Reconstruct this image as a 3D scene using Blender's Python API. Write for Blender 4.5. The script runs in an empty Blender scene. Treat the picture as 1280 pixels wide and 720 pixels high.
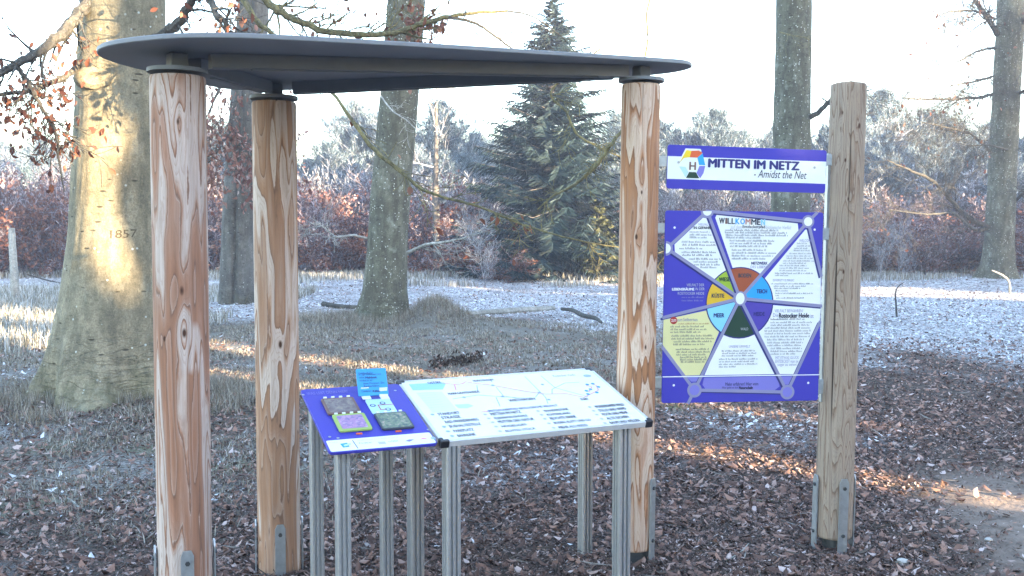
import bpy, math, random
import numpy as np
from mathutils import Vector, Matrix

sc = bpy.context.scene
COL = sc.collection
R_ = math.radians
# ------------------------------------------------------------------ camera, world, sun, exposure
EYE = 1.55
FOC = 1250.0
PITCH = math.atan(75 / 1250)
cam_d = bpy.data.cameras.new('camera')
cam_d.sensor_width = 36.0
cam_d.lens = 36.0 * FOC / 1280.0
cam_d.clip_start = 0.05
cam_d.clip_end = 3000.0
cam = bpy.data.objects.new('camera', cam_d)
cam.location = (0, 0, EYE)
cam.rotation_euler = (math.pi / 2 - PITCH, 0, 0)
COL.objects.link(cam)
sc.camera = cam

SUN_EL, SUN_AZ = R_(10.0), R_(129.0)          # azimuth clockwise from +Y (behind, to the right)
world = bpy.data.worlds.new('World')
sc.world = world
world.use_nodes = True
wn = world.node_tree
sky = wn.nodes.new('ShaderNodeTexSky')
sky.sky_type = 'NISHITA'
sky.sun_disc = False
sky.sun_elevation = SUN_EL
sky.sun_rotation = SUN_AZ
sky.air_density = 1.0
sky.dust_density = 0.7
sky.ozone_density = 1.3
bg = wn.nodes['Background']
wn.links.new(sky.outputs[0], bg.inputs[0])
bg.inputs[1].default_value = 0.15
sun_d = bpy.data.lights.new('sun', 'SUN')
sun_d.energy = 5.0
sun_d.angle = R_(0.5)
sun_d.color = (1.0, 0.76, 0.46)
sun = bpy.data.objects.new('sun', sun_d)
SUN_DIR = Vector((math.sin(SUN_AZ) * math.cos(SUN_EL), math.cos(SUN_AZ) * math.cos(SUN_EL), math.sin(SUN_EL)))
sun.rotation_euler = SUN_DIR.to_track_quat('Z', 'Y').to_euler()
COL.objects.link(sun)
vs = sc.view_settings
vs.view_transform = 'Standard'
vs.look = 'None'
vs.exposure = 3.45
vs.gamma = 1.0
vs.use_curve_mapping = False
sc.cycles.max_bounces = 5
sc.cycles.diffuse_bounces = 3
sc.cycles.glossy_bounces = 2
sc.cycles.transparent_max_bounces = 4
sc.cycles.use_denoising = True

# ------------------------------------------------------------------ helpers
V3 = Vector
CP, SP = math.cos(PITCH), math.sin(PITCH)


def ray(px, py):
    a, b = (px - 640) / FOC, (360 - py) / FOC
    return V3((a, b * SP + CP, b * CP - SP))


def P(px, py, Y):
    d = ray(px, py)
    return V3((0, 0, EYE)) + d * (Y / d.y)


def G(px, py, z=0.0):
    d = ray(px, py)
    return V3((0, 0, EYE)) + d * ((z - EYE) / d.z)


def tag(o, label=None, cat=None, group=None, kind=None):
    if label: o['label'] = label
    if cat: o['category'] = cat
    if group: o['group'] = group
    if kind: o['kind'] = kind
    return o


def link(name, me, mat=None, parent=None):
    o = bpy.data.objects.new(name, me)
    COL.objects.link(o)
    if mat is not None and me is not None and len(me.materials) == 0:
        me.materials.append(mat)
    if parent is not None: o.parent = parent
    return o


def empty(name, mtx=None):
    o = bpy.data.objects.new(name, None)
    o.empty_display_size = 0.1
    COL.objects.link(o)
    if mtx is not None:
        o.matrix_world = mtx if isinstance(mtx, Matrix) else Matrix.Translation(mtx)
    return o


def np_mesh(name, V, F, smooth=False):
    V = np.ascontiguousarray(V, dtype=np.float32).reshape(-1, 3)
    F = np.ascontiguousarray(F, dtype=np.int32)
    k = F.shape[1]
    me = bpy.data.meshes.new(name)
    me.vertices.add(len(V)); me.vertices.foreach_set('co', V.ravel())
    me.loops.add(F.size); me.loops.foreach_set('vertex_index', F.ravel())
    me.polygons.add(len(F))
    me.polygons.foreach_set('loop_start', np.arange(0, F.size, k, dtype=np.int32))
    me.polygons.foreach_set('loop_total', np.full(len(F), k, dtype=np.int32))
    if smooth: me.polygons.foreach_set('use_smooth', np.ones(len(F), dtype=bool))
    me.update(calc_edges=True)
    return me


class MB:
    """collects simple solids and builds ONE mesh object"""
    def __init__(s): s.v, s.f = [], []

    def add(s, vs_, fs_):
        n = len(s.v)
        s.v += [tuple(v) for v in vs_]
        s.f += [tuple(i + n for i in f) for f in fs_]
        return s

    def box(s, c, size, rot=None, bevel=0.0):
        hx, hy, hz = size[0] / 2, size[1] / 2, size[2] / 2
        if bevel > 0:
            b = bevel
            ring = lambda x, y: [(-x + b, -y), (x - b, -y), (x, -y + b), (x, y - b), (x - b, y), (-x + b, y), (-x, y - b), (-x, -y + b)]
            pts = [V3((p[0], p[1], z)) for z, q in ((-hz, 1), (-hz + b, 0), (hz - b, 0), (hz, 1)) for p in ring(hx - q * b * .7, hy - q * b * .7)]
            fs = [tuple(range(7, -1, -1)), tuple(range(24, 32))]
            for k in range(3):
                for i in range(8):
                    fs.append((k * 8 + i, k * 8 + (i + 1) % 8, k * 8 + 8 + (i + 1) % 8, k * 8 + 8 + i))
        else:
            pts = [V3((x, y, z)) for z in (-hz, hz) for x, y in ((-hx, -hy), (hx, -hy), (hx, hy), (-hx, hy))]
            fs = [(3, 2, 1, 0), (4, 5, 6, 7), (0, 1, 5, 4), (1, 2, 6, 5), (2, 3, 7, 6), (3, 0, 4, 7)]
        if rot is not None: pts = [rot @ p for p in pts]
        c = V3(c)
        return s.add([p + c for p in pts], fs)

    def tube(s, pts, rad, n=8, cap=True):
        pts = [V3(p) for p in pts]
        rings, up = [], V3((0.13, 0.31, 0.94)).normalized()
        for i, p in enumerate(pts):
            d = (pts[min(i + 1, len(pts) - 1)] - pts[max(i - 1, 0)]).normalized()
            a = d.cross(up)
            if a.length < 1e-3: a = d.cross(V3((1, 0, 0)))
            a.normalize(); b = d.cross(a)
            r = rad[i] if hasattr(rad, '__len__') else rad
            rings.append([p + (a * math.cos(t) + b * math.sin(t)) * r for t in [2 * math.pi * k / n for k in range(n)]])
        fs = []
        for i in range(len(pts) - 1):
            for k in range(n):
                fs.append((i * n + k, i * n + (k + 1) % n, (i + 1) * n + (k + 1) % n, (i + 1) * n + k))
        if cap:
            fs.append(tuple(range(n - 1, -1, -1)))
            fs.append(tuple((len(pts) - 1) * n + k for k in range(n)))
        return s.add([v for r in rings for v in r], [f[::-1] for f in fs])

    def prism(s, outline, z0, z1, bevel=0.0):
        n = len(outline)
        if bevel > 0:
            cx = sum(p[0] for p in outline) / n; cy = sum(p[1] for p in outline) / n
            ins = []
            for p in outline:
                d = V3((cx - p[0], cy - p[1], 0)).normalized() * bevel
                ins.append((p[0] + d.x, p[1] + d.y))
            rows = [(ins, z0), (outline, z0 + bevel), (outline, z1 - bevel), (ins, z1)]
        else:
            rows = [(outline, z0), (outline, z1)]
        vs_ = [(p[0], p[1], z) for o, z in rows for p in o]
        fs = [tuple(range(n - 1, -1, -1)), tuple((len(rows) - 1) * n + k for k in range(n))]
        for r in range(len(rows) - 1):
            for k in range(n):
                fs.append((r * n + k, r * n + (k + 1) % n, r * n + n + (k + 1) % n, r * n + n + k))
        return s.add(vs_, fs)

    def flat(s, pts, z):
        return s.add([(p[0], p[1], z) for p in pts], [tuple(range(len(pts)))])

    def build(s, name, mat, parent=None, smooth=False, org=None):
        me = bpy.data.meshes.new(name)
        vs_ = s.v if org is None else [tuple(V3(v) - V3(org)) for v in s.v]
        me.from_pydata(vs_, [], s.f)
        if smooth:
            me.polygons.foreach_set('use_smooth', np.ones(len(me.polygons), dtype=bool))
            me.set_sharp_from_angle(angle=R_(40))
        me.update()
        return link(name, me, mat, parent)


def frame(O, U, V):
    U = V3(U).normalized(); N = U.cross(V3(V)).normalized(); W = N.cross(U)
    m = Matrix.Identity(4)
    for i, a in enumerate((U, W, N)): m.col[i] = (*a, 0)
    m.col[3] = (*O, 1)
    return m


# ---- vector value noise (numpy)
def vnoise(x, y, seed=0, z=None):
    def h(ix, iy, iz):
        n = (ix * 374761393 + iy * 668265263 + iz * 2147483647 + seed * 1274126177) & 0x7fffffff
        n = ((n ^ (n >> 13)) * 1274126177) & 0x7fffffff
        return ((n ^ (n >> 16)) & 0xffff) / 65535.0
    x = np.asarray(x, float); y = np.asarray(y, float)
    if z is None: z = np.zeros_like(x)
    ix, iy, iz = np.floor(x).astype(np.int64), np.floor(y).astype(np.int64), np.floor(z).astype(np.int64)
    fx, fy, fz = x - ix, y - iy, z - iz
    fx, fy, fz = [t * t * (3 - 2 * t) for t in (fx, fy, fz)]
    L = lambda a, b, t: a + (b - a) * t
    r = [L(L(h(ix, iy, iz + k), h(ix + 1, iy, iz + k), fx), L(h(ix, iy + 1, iz + k), h(ix + 1, iy + 1, iz + k), fx), fy) for k in (0, 1)]
    return L(r[0], r[1], fz)


def fbm(x, y, seed=0, o=4, z=None):
    s, a, t = 0, 0.5, 0
    x = np.asarray(x, float); y = np.asarray(y, float)
    for k in range(o):
        s = s + a * vnoise(x * 2 ** k, y * 2 ** k, seed + k, None if z is None else z * 2 ** k); t += a; a *= .5
    return s / t


def sstep(a, b, x):
    t = np.clip((np.asarray(x, float) - a) / (b - a), 0, 1)
    return t * t * (3 - 2 * t)


# ------------------------------------------------------------------ materials
class NT:
    def __init__(s, name):
        s.m = bpy.data.materials.new(name); s.m.use_nodes = True
        s.t = s.m.node_tree; s.b = s.t.nodes['Principled BSDF']

    def n(s, typ, ins=None, **kw):
        nd = s.t.nodes.new('ShaderNode' + typ)
        for k, v in kw.items(): setattr(nd, k, v)
        for k, v in (ins or {}).items(): s.put(nd.inputs[k], v)
        return nd

    def put(s, sock, v):
        if hasattr(v, 'is_output'): s.t.links.new(v, sock)
        else: sock.default_value = (*v, 1) if (isinstance(v, tuple) and len(v) == 3 and sock.type == 'RGBA') else v

    def math(s, op, a, b=0.0, c=0.0, clamp=False):
        nd = s.n('Math', operation=op, use_clamp=clamp)
        s.put(nd.inputs[0], a); s.put(nd.inputs[1], b)
        if op in ('MULTIPLY_ADD', 'WRAP', 'COMPARE', 'SMOOTH_MIN'): s.put(nd.inputs[2], c)
        return nd.outputs[0]

    def ramp(s, fac, stops, interp='LINEAR'):
        nd = s.n('ValToRGB', {0: fac}); r = nd.color_ramp; r.interpolation = interp
        while len(r.elements) < len(stops): r.elements.new(0.5)
        for e, (p, c) in zip(r.elements, stops):
            e.position = p; e.color = (*c, 1) if not isinstance(c, (int, float)) else (c, c, c, 1)
        return nd.outputs[0]

    def mix(s, fac, a, b, mode='MIX'):
        nd = s.n('Mix', data_type='RGBA', blend_type=mode)
        s.put(nd.inputs[0], fac); s.put(nd.inputs[6], a); s.put(nd.inputs[7], b)
        return nd.outputs[2]

    def pos(s, scale=(1, 1, 1), kind='Object', loc=(0, 0, 0)):
        tc = s.n('TexCoord')
        mp = s.n('Mapping', {0: tc.outputs[kind], 'Scale': scale, 'Location': loc})
        return mp.outputs[0]

    def noise(s, vec, scale=5.0, detail=3.0, rough=0.55, out=0, dist=0.0):
        return s.n('TexNoise', {'Vector': vec, 'Scale': scale, 'Detail': detail, 'Roughness': rough, 'Distortion': dist}).outputs[out]

    def bump(s, h, strength=0.3, dist=0.01):
        s.t.links.new(s.n('Bump', {'Height': h, 'Strength': strength, 'Distance': dist}).outputs[0], s.b.inputs['Normal'])

    def done(s, color=None, rough=0.7, metal=0.0, spec=None):
        if color is not None: s.put(s.b.inputs['Base Color'], color)
        s.put(s.b.inputs['Roughness'], rough); s.put(s.b.inputs['Metallic'], metal)
        if spec is not None: s.put(s.b.inputs['Specular IOR Level'], spec)
        return s.m


def plain(name, c, rough=0.5, metal=0.0, var=0.06, scale=30.0, spec=None):
    """a plain surface with slight mottling and uneven gloss"""
    t = NT(name)
    v = t.noise(t.pos(), scale, 3)
    col = t.mix(v, tuple(x * (1 - var * 2) for x in c), tuple(min(1, x * (1 + var * 2)) for x in c))
    return t.done(col, t.math('MULTIPLY_ADD', v, 0.2, rough - 0.1), metal, spec)


def wood_mat(name, seed, pale, tan, red, dark, freq=9.0, knots=(), bandmix=0.55):
    t = NT(name)
    p = t.pos((11.0, 11.0, 0.95), loc=(seed * 3.7, seed * 1.3, seed * 2.1))
    base = t.noise(p, 1.0, 2.0, 0.45, dist=0.22)
    wig = t.noise(t.pos((34, 34, 7)), 1.0, 4.0, 0.65)
    f = t.math('MULTIPLY_ADD', wig, 0.045, base)
    geo = t.n('TexCoord').outputs['Object']
    kmask = None
    for (kx, ky, kz, kr, amp) in knots:                    # contour rings bulge round each knot
        d = t.n('VectorMath', {0: geo, 1: (kx, ky, kz)}, operation='SUBTRACT').outputs[0]
        d = t.n('VectorMath', {0: d, 1: (1, 1, 0.45)}, operation='MULTIPLY').outputs[0]
        L = t.n('VectorMath', {0: d}, operation='LENGTH').outputs['Value']
        g = t.math('POWER', 2.718, t.math('MULTIPLY', t.math('POWER', t.math('DIVIDE', L, kr * 2.0), 2.0), -1.0))
        f = t.math('MULTIPLY_ADD', g, amp * .45, f)
        m = t.math('SUBTRACT', 1.0, t.math('DIVIDE', L, kr * 0.62), clamp=True)
        kmask = m if kmask is None else t.math('MAXIMUM', kmask, m)
    fb = t.math('MULTIPLY', f, freq * 1.55)
    fr = t.math('FRACT', fb)
    rnd = t.n('TexWhiteNoise', {'W': t.math('ADD', t.math('FLOOR', fb), seed * 7.3)}, noise_dimensions='1D').outputs['Value']
    light = tuple(a * .62 + b * .38 for a, b in zip(red, tan))
    c = t.ramp(fr, [(0.0, pale), (0.52, pale), (0.74, tan), (0.86, red), (0.94, dark), (1.0, tuple((a + b) / 2 for a, b in zip(pale, tan)))])
    c2 = t.ramp(fr, [(0.0, light), (0.5, red), (0.85, tuple(a * .85 for a in red)), (0.94, dark), (1.0, tan)])
    wide = t.noise(t.pos((4.5, 4.5, 0.8), loc=(9 + seed, 2, 5)), 1.0, 1.5)
    c = t.mix(t.ramp(t.math('MULTIPLY_ADD', rnd, 0.5, t.math('MULTIPLY', wide, 0.9)), [(bandmix + .275, 0.0), (bandmix + .285, 1.0)]), c, c2)
    fine = t.math('FRACT', t.math('MULTIPLY', f, freq * 6.2))
    c = t.mix(t.math('MULTIPLY', t.ramp(fine, [(0.55, 0.0), (0.9, 1.0), (1.0, 0.0)]), 0.34), c, tuple(a * .8 for a in red))
    gr = t.noise(t.pos((90, 90, 3.0)), 1.0, 5.0, 0.7)
    c = t.mix(0.28, c, t.ramp(gr, [(0.3, (0.2, 0.17, 0.15)), (0.7, (0.95, 0.93, 0.9))]), 'OVERLAY')
    grime = t.noise(t.pos((3, 3, 1.2)), 1.3, 3.0)
    c = t.mix(t.math('MULTIPLY', t.ramp(grime, [(0.45, 0.0), (0.75, 1.0)]), 0.35), c, tuple(a * .62 for a in tan))
    if kmask is not None:
        c = t.mix(t.ramp(kmask, [(0.0, 0.0), (0.5, 1.0)]), c, (0.06, 0.025, 0.014))
    crack = t.noise(t.pos((38, 38, 0.5), loc=(seed, 0, 0)), 1.0, 1.0)
    ck = t.ramp(crack, [(0.27, 1.0), (0.30, 0.0)])
    c = t.mix(ck, c, tuple(a * .3 for a in dark))
    t.bump(t.math('SUBTRACT', t.math('MULTIPLY_ADD', gr, 0.35, t.math('MULTIPLY', fr, -0.6)), ck), 0.35, 0.004)
    return t.done(c, 0.72, spec=0.25)


def bark_mat(name, base, dark, light, lichen=0.5, moss=0.5, scale=1.0, furrow=0.0):
    t = NT(name)
    o = t.pos((scale,) * 3)
    n1 = t.noise(o, 2.2, 6, 0.62)
    c = t.ramp(n1, [(0.28, dark), (0.5, base), (0.74, light)])
    n2 = t.noise(t.pos((9 * scale, 9 * scale, 2.2 * scale)), 1.0, 5, 0.6)
    c = t.mix(t.math('MULTIPLY', t.ramp(n2, [(0.40, 0.0), (0.62, 1.0)]), 0.65), c, tuple(a * .6 for a in dark))
    n3 = t.noise(o, 17.0, 5, 0.7)
    c = t.mix(t.math('MULTIPLY', t.ramp(n3, [(0.52, 0.0), (0.62, 1.0)]), 0.55), c, tuple(a * .7 for a in dark))
    c = t.mix(t.math('MULTIPLY', t.ramp(n3, [(0.30, 1.0), (0.42, 0.0)]), 0.5), c, tuple(min(1, a * 1.15) for a in light))
    n4 = t.noise(o, 70.0, 4, 0.75)
    c = t.mix(0.45, c, t.ramp(n4, [(0.30, (0.12, 0.12, 0.12)), (0.70, (0.88, 0.88, 0.88))]), 'OVERLAY')
    sp = t.n('TexVoronoi', {'Vector': o, 'Scale': 34.0}, feature='F1')
    pick = t.ramp(sp.outputs['Color'], [(1.0 - 0.22 * lichen - 0.05, 0.0), (1.0 - 0.22 * lichen, 1.0)])
    spot = t.math('MULTIPLY', t.ramp(sp.outputs['Distance'], [(0.22, 1.0), (0.40, 0.0)]), pick)
    big = t.ramp(t.noise(o, 4.5, 5, 0.7), [(0.58, 0.0), (0.66, 1.0)])
    c = t.mix(t.math('MULTIPLY', big, 0.45 * lichen), c, (0.30, 0.33, 0.29))
    c = t.mix(spot, c, (0.50, 0.53, 0.50))
    # short horizontal scars
    hs = t.n('TexVoronoi', {'Vector': t.pos((8 * scale, 8 * scale, 26 * scale)), 'Scale': 1.0}, feature='F1')
    hp = t.ramp(hs.outputs['Color'], [(0.70, 0.0), (0.74, 1.0)])
    hm = t.math('MULTIPLY', t.ramp(hs.outputs['Distance'], [(0.14, 1.0), (0.26, 0.0)]), hp)
    c = t.mix(hm, c, tuple(a * .38 for a in dark))
    z = t.n('SeparateXYZ', {0: t.n('TexCoord').outputs['Object']}).outputs[2]
    mz = t.math('MULTIPLY', t.ramp(t.math('MULTIPLY_ADD', n2, 0.7, t.math('MULTIPLY', z, -0.75)), [(0.05, 0.0), (0.5, 1.0)]), moss)
    c = t.mix(mz, c, (0.075, 0.085, 0.028))
    # wrinkles across the foot of the stem
    wr = t.noise(t.pos((2.0, 2.0, 9.0)), 1.0, 4, 0.6, dist=0.8)
    wv = t.math('ABSOLUTE', t.math('SUBTRACT', wr, 0.5))
    wl = t.math('MULTIPLY', t.ramp(wv, [(0.0, 1.0), (0.035, 0.0)]), t.ramp(z, [(0.45, 1.0), (0.75, 0.0)]))
    c = t.mix(t.math('MULTIPLY', wl, 0.3), c, tuple(a * .35 for a in dark))
    h = t.math('SUBTRACT', t.math('MULTIPLY_ADD', n2, 0.5 + furrow, t.math('MULTIPLY_ADD', n4, 0.3, t.math('MULTIPLY_ADD', n3, 0.5, n1))), t.math('MULTIPLY_ADD', wl, 1.0, t.math('MULTIPLY', hm, 0.6)))
    t.bump(h, 0.55, 0.02)
    return t.done(c, 0.85, spec=0.2)


def island_mat(name, stops, rough=0.8, trans=0.0, spec=0.15, obj_var=0.0):
    t = NT(name)
    g = t.n('NewGeometry')
    c = t.ramp(g.outputs['Random Per Island'], stops)
    if obj_var:
        oi = t.n('ObjectInfo').outputs['Random']
        hsv = t.n('HueSaturation', {'Hue': t.math('MULTIPLY_ADD', oi, 0.05 * obj_var, 0.5 - 0.025 * obj_var),
                                    'Value': t.math('MULTIPLY_ADD', oi, obj_var, 1 - obj_var / 2), 'Color': c})
        c = hsv.outputs[0]
    m = t.done(c, rough, spec=spec)
    if trans:
        tr = t.n('BsdfTranslucent', {'Color': c})
        mx = t.n('MixShader', {0: trans, 1: t.b.outputs[0], 2: tr.outputs[0]})
        t.t.links.new(mx.outputs[0], t.t.nodes['Material Output'].inputs[0])
    return m


M = {}
PALE, TAN, RED, DARK = (0.47, 0.39, 0.355), (0.42, 0.315, 0.265), (0.30, 0.15, 0.095), (0.15, 0.085, 0.062)
M['wood_a'] = wood_mat('larch_wood_a', 1, PALE, TAN, RED, DARK, 8.0,
                       [(0.03, -0.095, 1.86, .012, .16), (-0.05, -0.09, 1.87, .01, .1), (0.035, -0.095, 1.27, .017, .2), (0.04, -.09, 1.12, .016, -.17), (-.03, -.09, 1.1, .01, .1)], 0.5)
M['wood_b'] = wood_mat('larch_wood_b', 5, (0.53, 0.44, 0.385), (0.47, 0.355, 0.285), (0.345, 0.195, 0.12), (0.17, 0.095, 0.065), 7.5,
                       [(-0.04, -0.08, 2.0, .013, .14), (0.035, -0.085, 1.14, .017, .2), (-.07, -.05, 1.12, .012, -.12), (0.03, -.085, .78, .012, .14)], 0.58)
M['wood_c'] = wood_mat('larch_wood_c', 9, (0.58, 0.45, 0.36), (0.49, 0.33, 0.25), (0.37, 0.18, 0.09), (0.17, 0.085, 0.05), 8.0,
                       [(-.02, -.085, 1.45, .012, .16), (0.03, -.08, .95, .012, .17), (0.0, -.085, 1.65, .01, -.14)], 0.49)
M['wood_d'] = wood_mat('weathered_pine_wood', 14, (0.31, 0.25, 0.20), (0.28, 0.215, 0.165), (0.225, 0.155, 0.115), (0.14, 0.092, 0.068), 13.0,
                       [(0.03, -.075, 1.96, .013, .13), (-.045, -.065, 2.02, .01, .1), (-.03, -.08, 1.8, .01, .1), (-.01, -.08, 1.62, .01, .1), (0.0, -.08, .50, .014, .18), (-.02, -.08, 1.28, .011, .12)], 0.74)
M['endgrain'] = plain('end_grain_wood', (0.30, 0.21, 0.14), 0.8, var=0.25, scale=40)
M['roof'] = plain('anthracite_roof_panel', (0.20, 0.215, 0.24), 0.6, var=0.10, scale=9)
M['beam'] = plain('anthracite_steel', (0.15, 0.162, 0.18), 0.6, var=0.10, scale=14)
M['galv'] = plain('galvanised_steel', (0.42, 0.45, 0.48), 0.42, 0.75, var=0.14, scale=45)
M['alu'] = plain('anodised_aluminium', (0.50, 0.51, 0.53), 0.42, 0.72, var=0.07, scale=60)
M['black'] = plain('black_plastic', (0.014, 0.014, 0.020), 0.4)
M['shoe'] = plain('dark_steel_shoe', (0.07, 0.075, 0.08), 0.5, 0.5, var=0.2)


def prn(name, c, rough=0.45):
    t = NT('print_' + name)
    v = t.noise(t.pos((1, 1, 1)), 7.0, 4)
    col = t.mix(v, tuple(x * .94 for x in c), tuple(min(1, x * 1.05) for x in c))
    M['p_' + name] = t.done(col, t.math('MULTIPLY_ADD', v, 0.25, rough - 0.1), spec=0.4)


for nm, c in dict(blue=(0.050, 0.045, 0.40), white=(0.74, 0.78, 0.80), grey=(0.24, 0.24, 0.40), navy=(0.028, 0.03, 0.17), lav=(0.19, 0.18, 0.55),
                  lime=(0.31, 0.46, 0.045), rust=(0.33, 0.085, 0.04), azure=(0.03, 0.33, 0.74), purple=(0.075, 0.055, 0.36), dgreen=(0.016, 0.05, 0.035),
                  aqua=(0.22, 0.57, 0.80), amber=(0.66, 0.42, 0.03), cream=(0.66, 0.64, 0.33), ink=(0.03, 0.032, 0.07), print=(0.09, 0.095, 0.16), fade=(0.22, 0.22, 0.42),
                  red=(0.42, 0.045, 0.04), yellow=(0.78, 0.58, 0.03), orange=(0.68, 0.13, 0.05), card=(0.035, 0.32, 0.68), cardl=(0.45, 0.68, 0.78),
                  brown=(0.17, 0.095, 0.08), green=(0.33, 0.46, 0.12), dark=(0.05, 0.06, 0.08), pink=(0.72, 0.25, 0.42), sea=(0.30, 0.58, 0.76),
                  mapg=(0.62, 0.74, 0.72), mapb=(0.30, 0.42, 0.60), lgrey=(0.45, 0.47, 0.52), cream2=(0.50, 0.22, 0.17)).items(): prn(nm, c)


def photo_mat(name, cols, scale):
    t = NT('print_photo_' + name)
    a = t.noise(t.pos((1, 1, 0)), scale, 4, 0.7)
    b = t.n('TexVoronoi', {'Vector': t.pos((1, 1, 0)), 'Scale': scale * 1.5}).outputs['Color']
    bw = t.math('MULTIPLY_ADD', b, 0.35, t.math('MULTIPLY', a, 0.75))
    M['ph_' + name] = t.done(t.ramp(bw, [(0.18 + 0.64 * i / (len(cols) - 1), c) for i, c in enumerate(cols)]), 0.32, spec=0.4)


photo_mat('meadow', [(0.03, 0.03, 0.04), (0.13, 0.09, 0.10), (0.20, 0.17, 0.16), (0.30, 0.25, 0.18)], 45)
photo_mat('heather', [(0.05, 0.09, 0.05), (0.20, 0.16, 0.35), (0.42, 0.22, 0.40), (0.50, 0.45, 0.62)], 50)
photo_mat('flowers', [(0.02, 0.03, 0.06), (0.06, 0.10, 0.10), (0.16, 0.22, 0.14), (0.5, 0.35, 0.32)], 60)

M['bark1'] = bark_mat('beech_bark', (0.245, 0.215, 0.15), (0.16, 0.145, 0.105), (0.33, 0.29, 0.20), 0.35, 0.5)
M['bark2'] = bark_mat('lichened_bark', (0.125, 0.125, 0.095), (0.075, 0.072, 0.055), (0.19, 0.19, 0.15), 0.9, 0.35)
M['bark3'] = bark_mat('dull_bark', (0.12, 0.118, 0.112), (0.08, 0.078, 0.074), (0.17, 0.168, 0.16), 0.35, 0.4)
M['bark_far'] = bark_mat('far_bark', (0.14, 0.125, 0.115), (0.09, 0.082, 0.075), (0.2, 0.19, 0.175), 0.2, 0.4)
M['pale_wood'] = bark_mat('bare_pale_wood', (0.36, 0.36, 0.34), (0.25, 0.25, 0.24), (0.5, 0.5, 0.49), 0.6, 0.2)
M['mossy'] = bark_mat('mossy_branch_bark', (0.19, 0.17, 0.085), (0.09, 0.085, 0.06), (0.30, 0.26, 0.12), 0.5, 0.0, 4.0)
M['limb'] = bark_mat('dark_limb_bark', (0.085, 0.08, 0.075), (0.05, 0.05, 0.045), (0.13, 0.125, 0.11), 0.5, 0.0, 4.0)
M['carve'] = plain('carved_bark', (0.075, 0.062, 0.04), 0.9, var=0.2)

COPPER = [(0.0, (0.07, 0.028, 0.022)), (0.35, (0.14, 0.055, 0.038)), (0.7, (0.21, 0.085, 0.052)), (1.0, (0.32, 0.18, 0.14))]
M['copper'] = island_mat('copper_leaves', COPPER, 0.7, 0.35)
M['copperf'] = island_mat('frosted_copper_leaves', [(0.0, (0.13, 0.055, 0.048)), (0.4, (0.25, 0.12, 0.095)), (0.75, (0.35, 0.20, 0.165)), (1.0, (0.52, 0.44, 0.44))], 0.8, 0.25, obj_var=0.35)
M['twig'] = island_mat('twigs', [(0, (0.05, 0.042, 0.036)), (0.6, (0.10, 0.085, 0.075)), (1, (0.17, 0.15, 0.14))])
M['frost_twig'] = island_mat('frosted_twigs', [(0, (0.09, 0.088, 0.10)), (0.5, (0.20, 0.205, 0.235)), (1, (0.50, 0.53, 0.60))], obj_var=0.3)
M['frost_twig_red'] = island_mat('frosted_reddish_twigs', [(0, (0.07, 0.05, 0.055)), (0.5, (0.15, 0.115, 0.13)), (1, (0.42, 0.38, 0.44))], obj_var=0.3)
M['needles'] = island_mat('spruce_needles', [(0, (0.006, 0.013, 0.016)), (0.6, (0.012, 0.027, 0.031)), (0.975, (0.022, 0.042, 0.047)), (1, (0.09, 0.12, 0.13))], 0.65)
M['pine'] = island_mat('frosted_pine_needles', [(0, (0.030, 0.055, 0.072)), (0.5, (0.075, 0.12, 0.155)), (1, (0.34, 0.42, 0.50))], 0.7, obj_var=0.35)
M['dead_needles'] = island_mat('dry_brown_needles', [(0, (0.06, 0.035, 0.02)), (1, (0.2, 0.12, 0.07))])
M['yellowgreen'] = island_mat('yellow_green_needles', [(0, (0.035, 0.043, 0.02)), (1, (0.085, 0.09, 0.042))])


# ------------------------------------------------------------------ ground height and zones
T1 = V3((-3.45, 8.75)); T2 = V3((-2.03, 15.9)); T3 = V3((-5.06, 18.6)); T4 = V3((4.75, 17.2)); T5 = V3((13.0, 27.1))


def gz(x, y):
    x = np.asarray(x, float); y = np.asarray(y, float)
    z = 0.05 * (fbm(x * .35, y * .35, 3, 3) - .5) * sstep(5.5, 10, y) + 0.22 * (fbm(x * .12 + 7, y * .12, 8, 3) - .5) * sstep(12, 24, y)
    for T, h, s in ((T1, .10, 1.2), (T2, .08, 1.5), (T3, .15, 1.5), (T5, .2, 1.8)):
        z = z + h * np.exp(-(((x - T.x) ** 2 + (y - T.y) ** 2) / s ** 2))
    z = z + .30 * np.exp(-((x + 1.22) / .38) ** 2 - ((y - 15.9) / .6) ** 2) + .10 * np.exp(-((x + .6) / .9) ** 2 - ((y - 15.6) / 1.0) ** 2) + .10 * np.exp(-((x + 3.0) / .5) ** 2 - ((y - 15.7) / .6) ** 2)
    z = z + 0.35 * sstep(40, 120, y)
    return z


def g1(x, y): return float(gz(np.array([x]), np.array([y]))[0])


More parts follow.
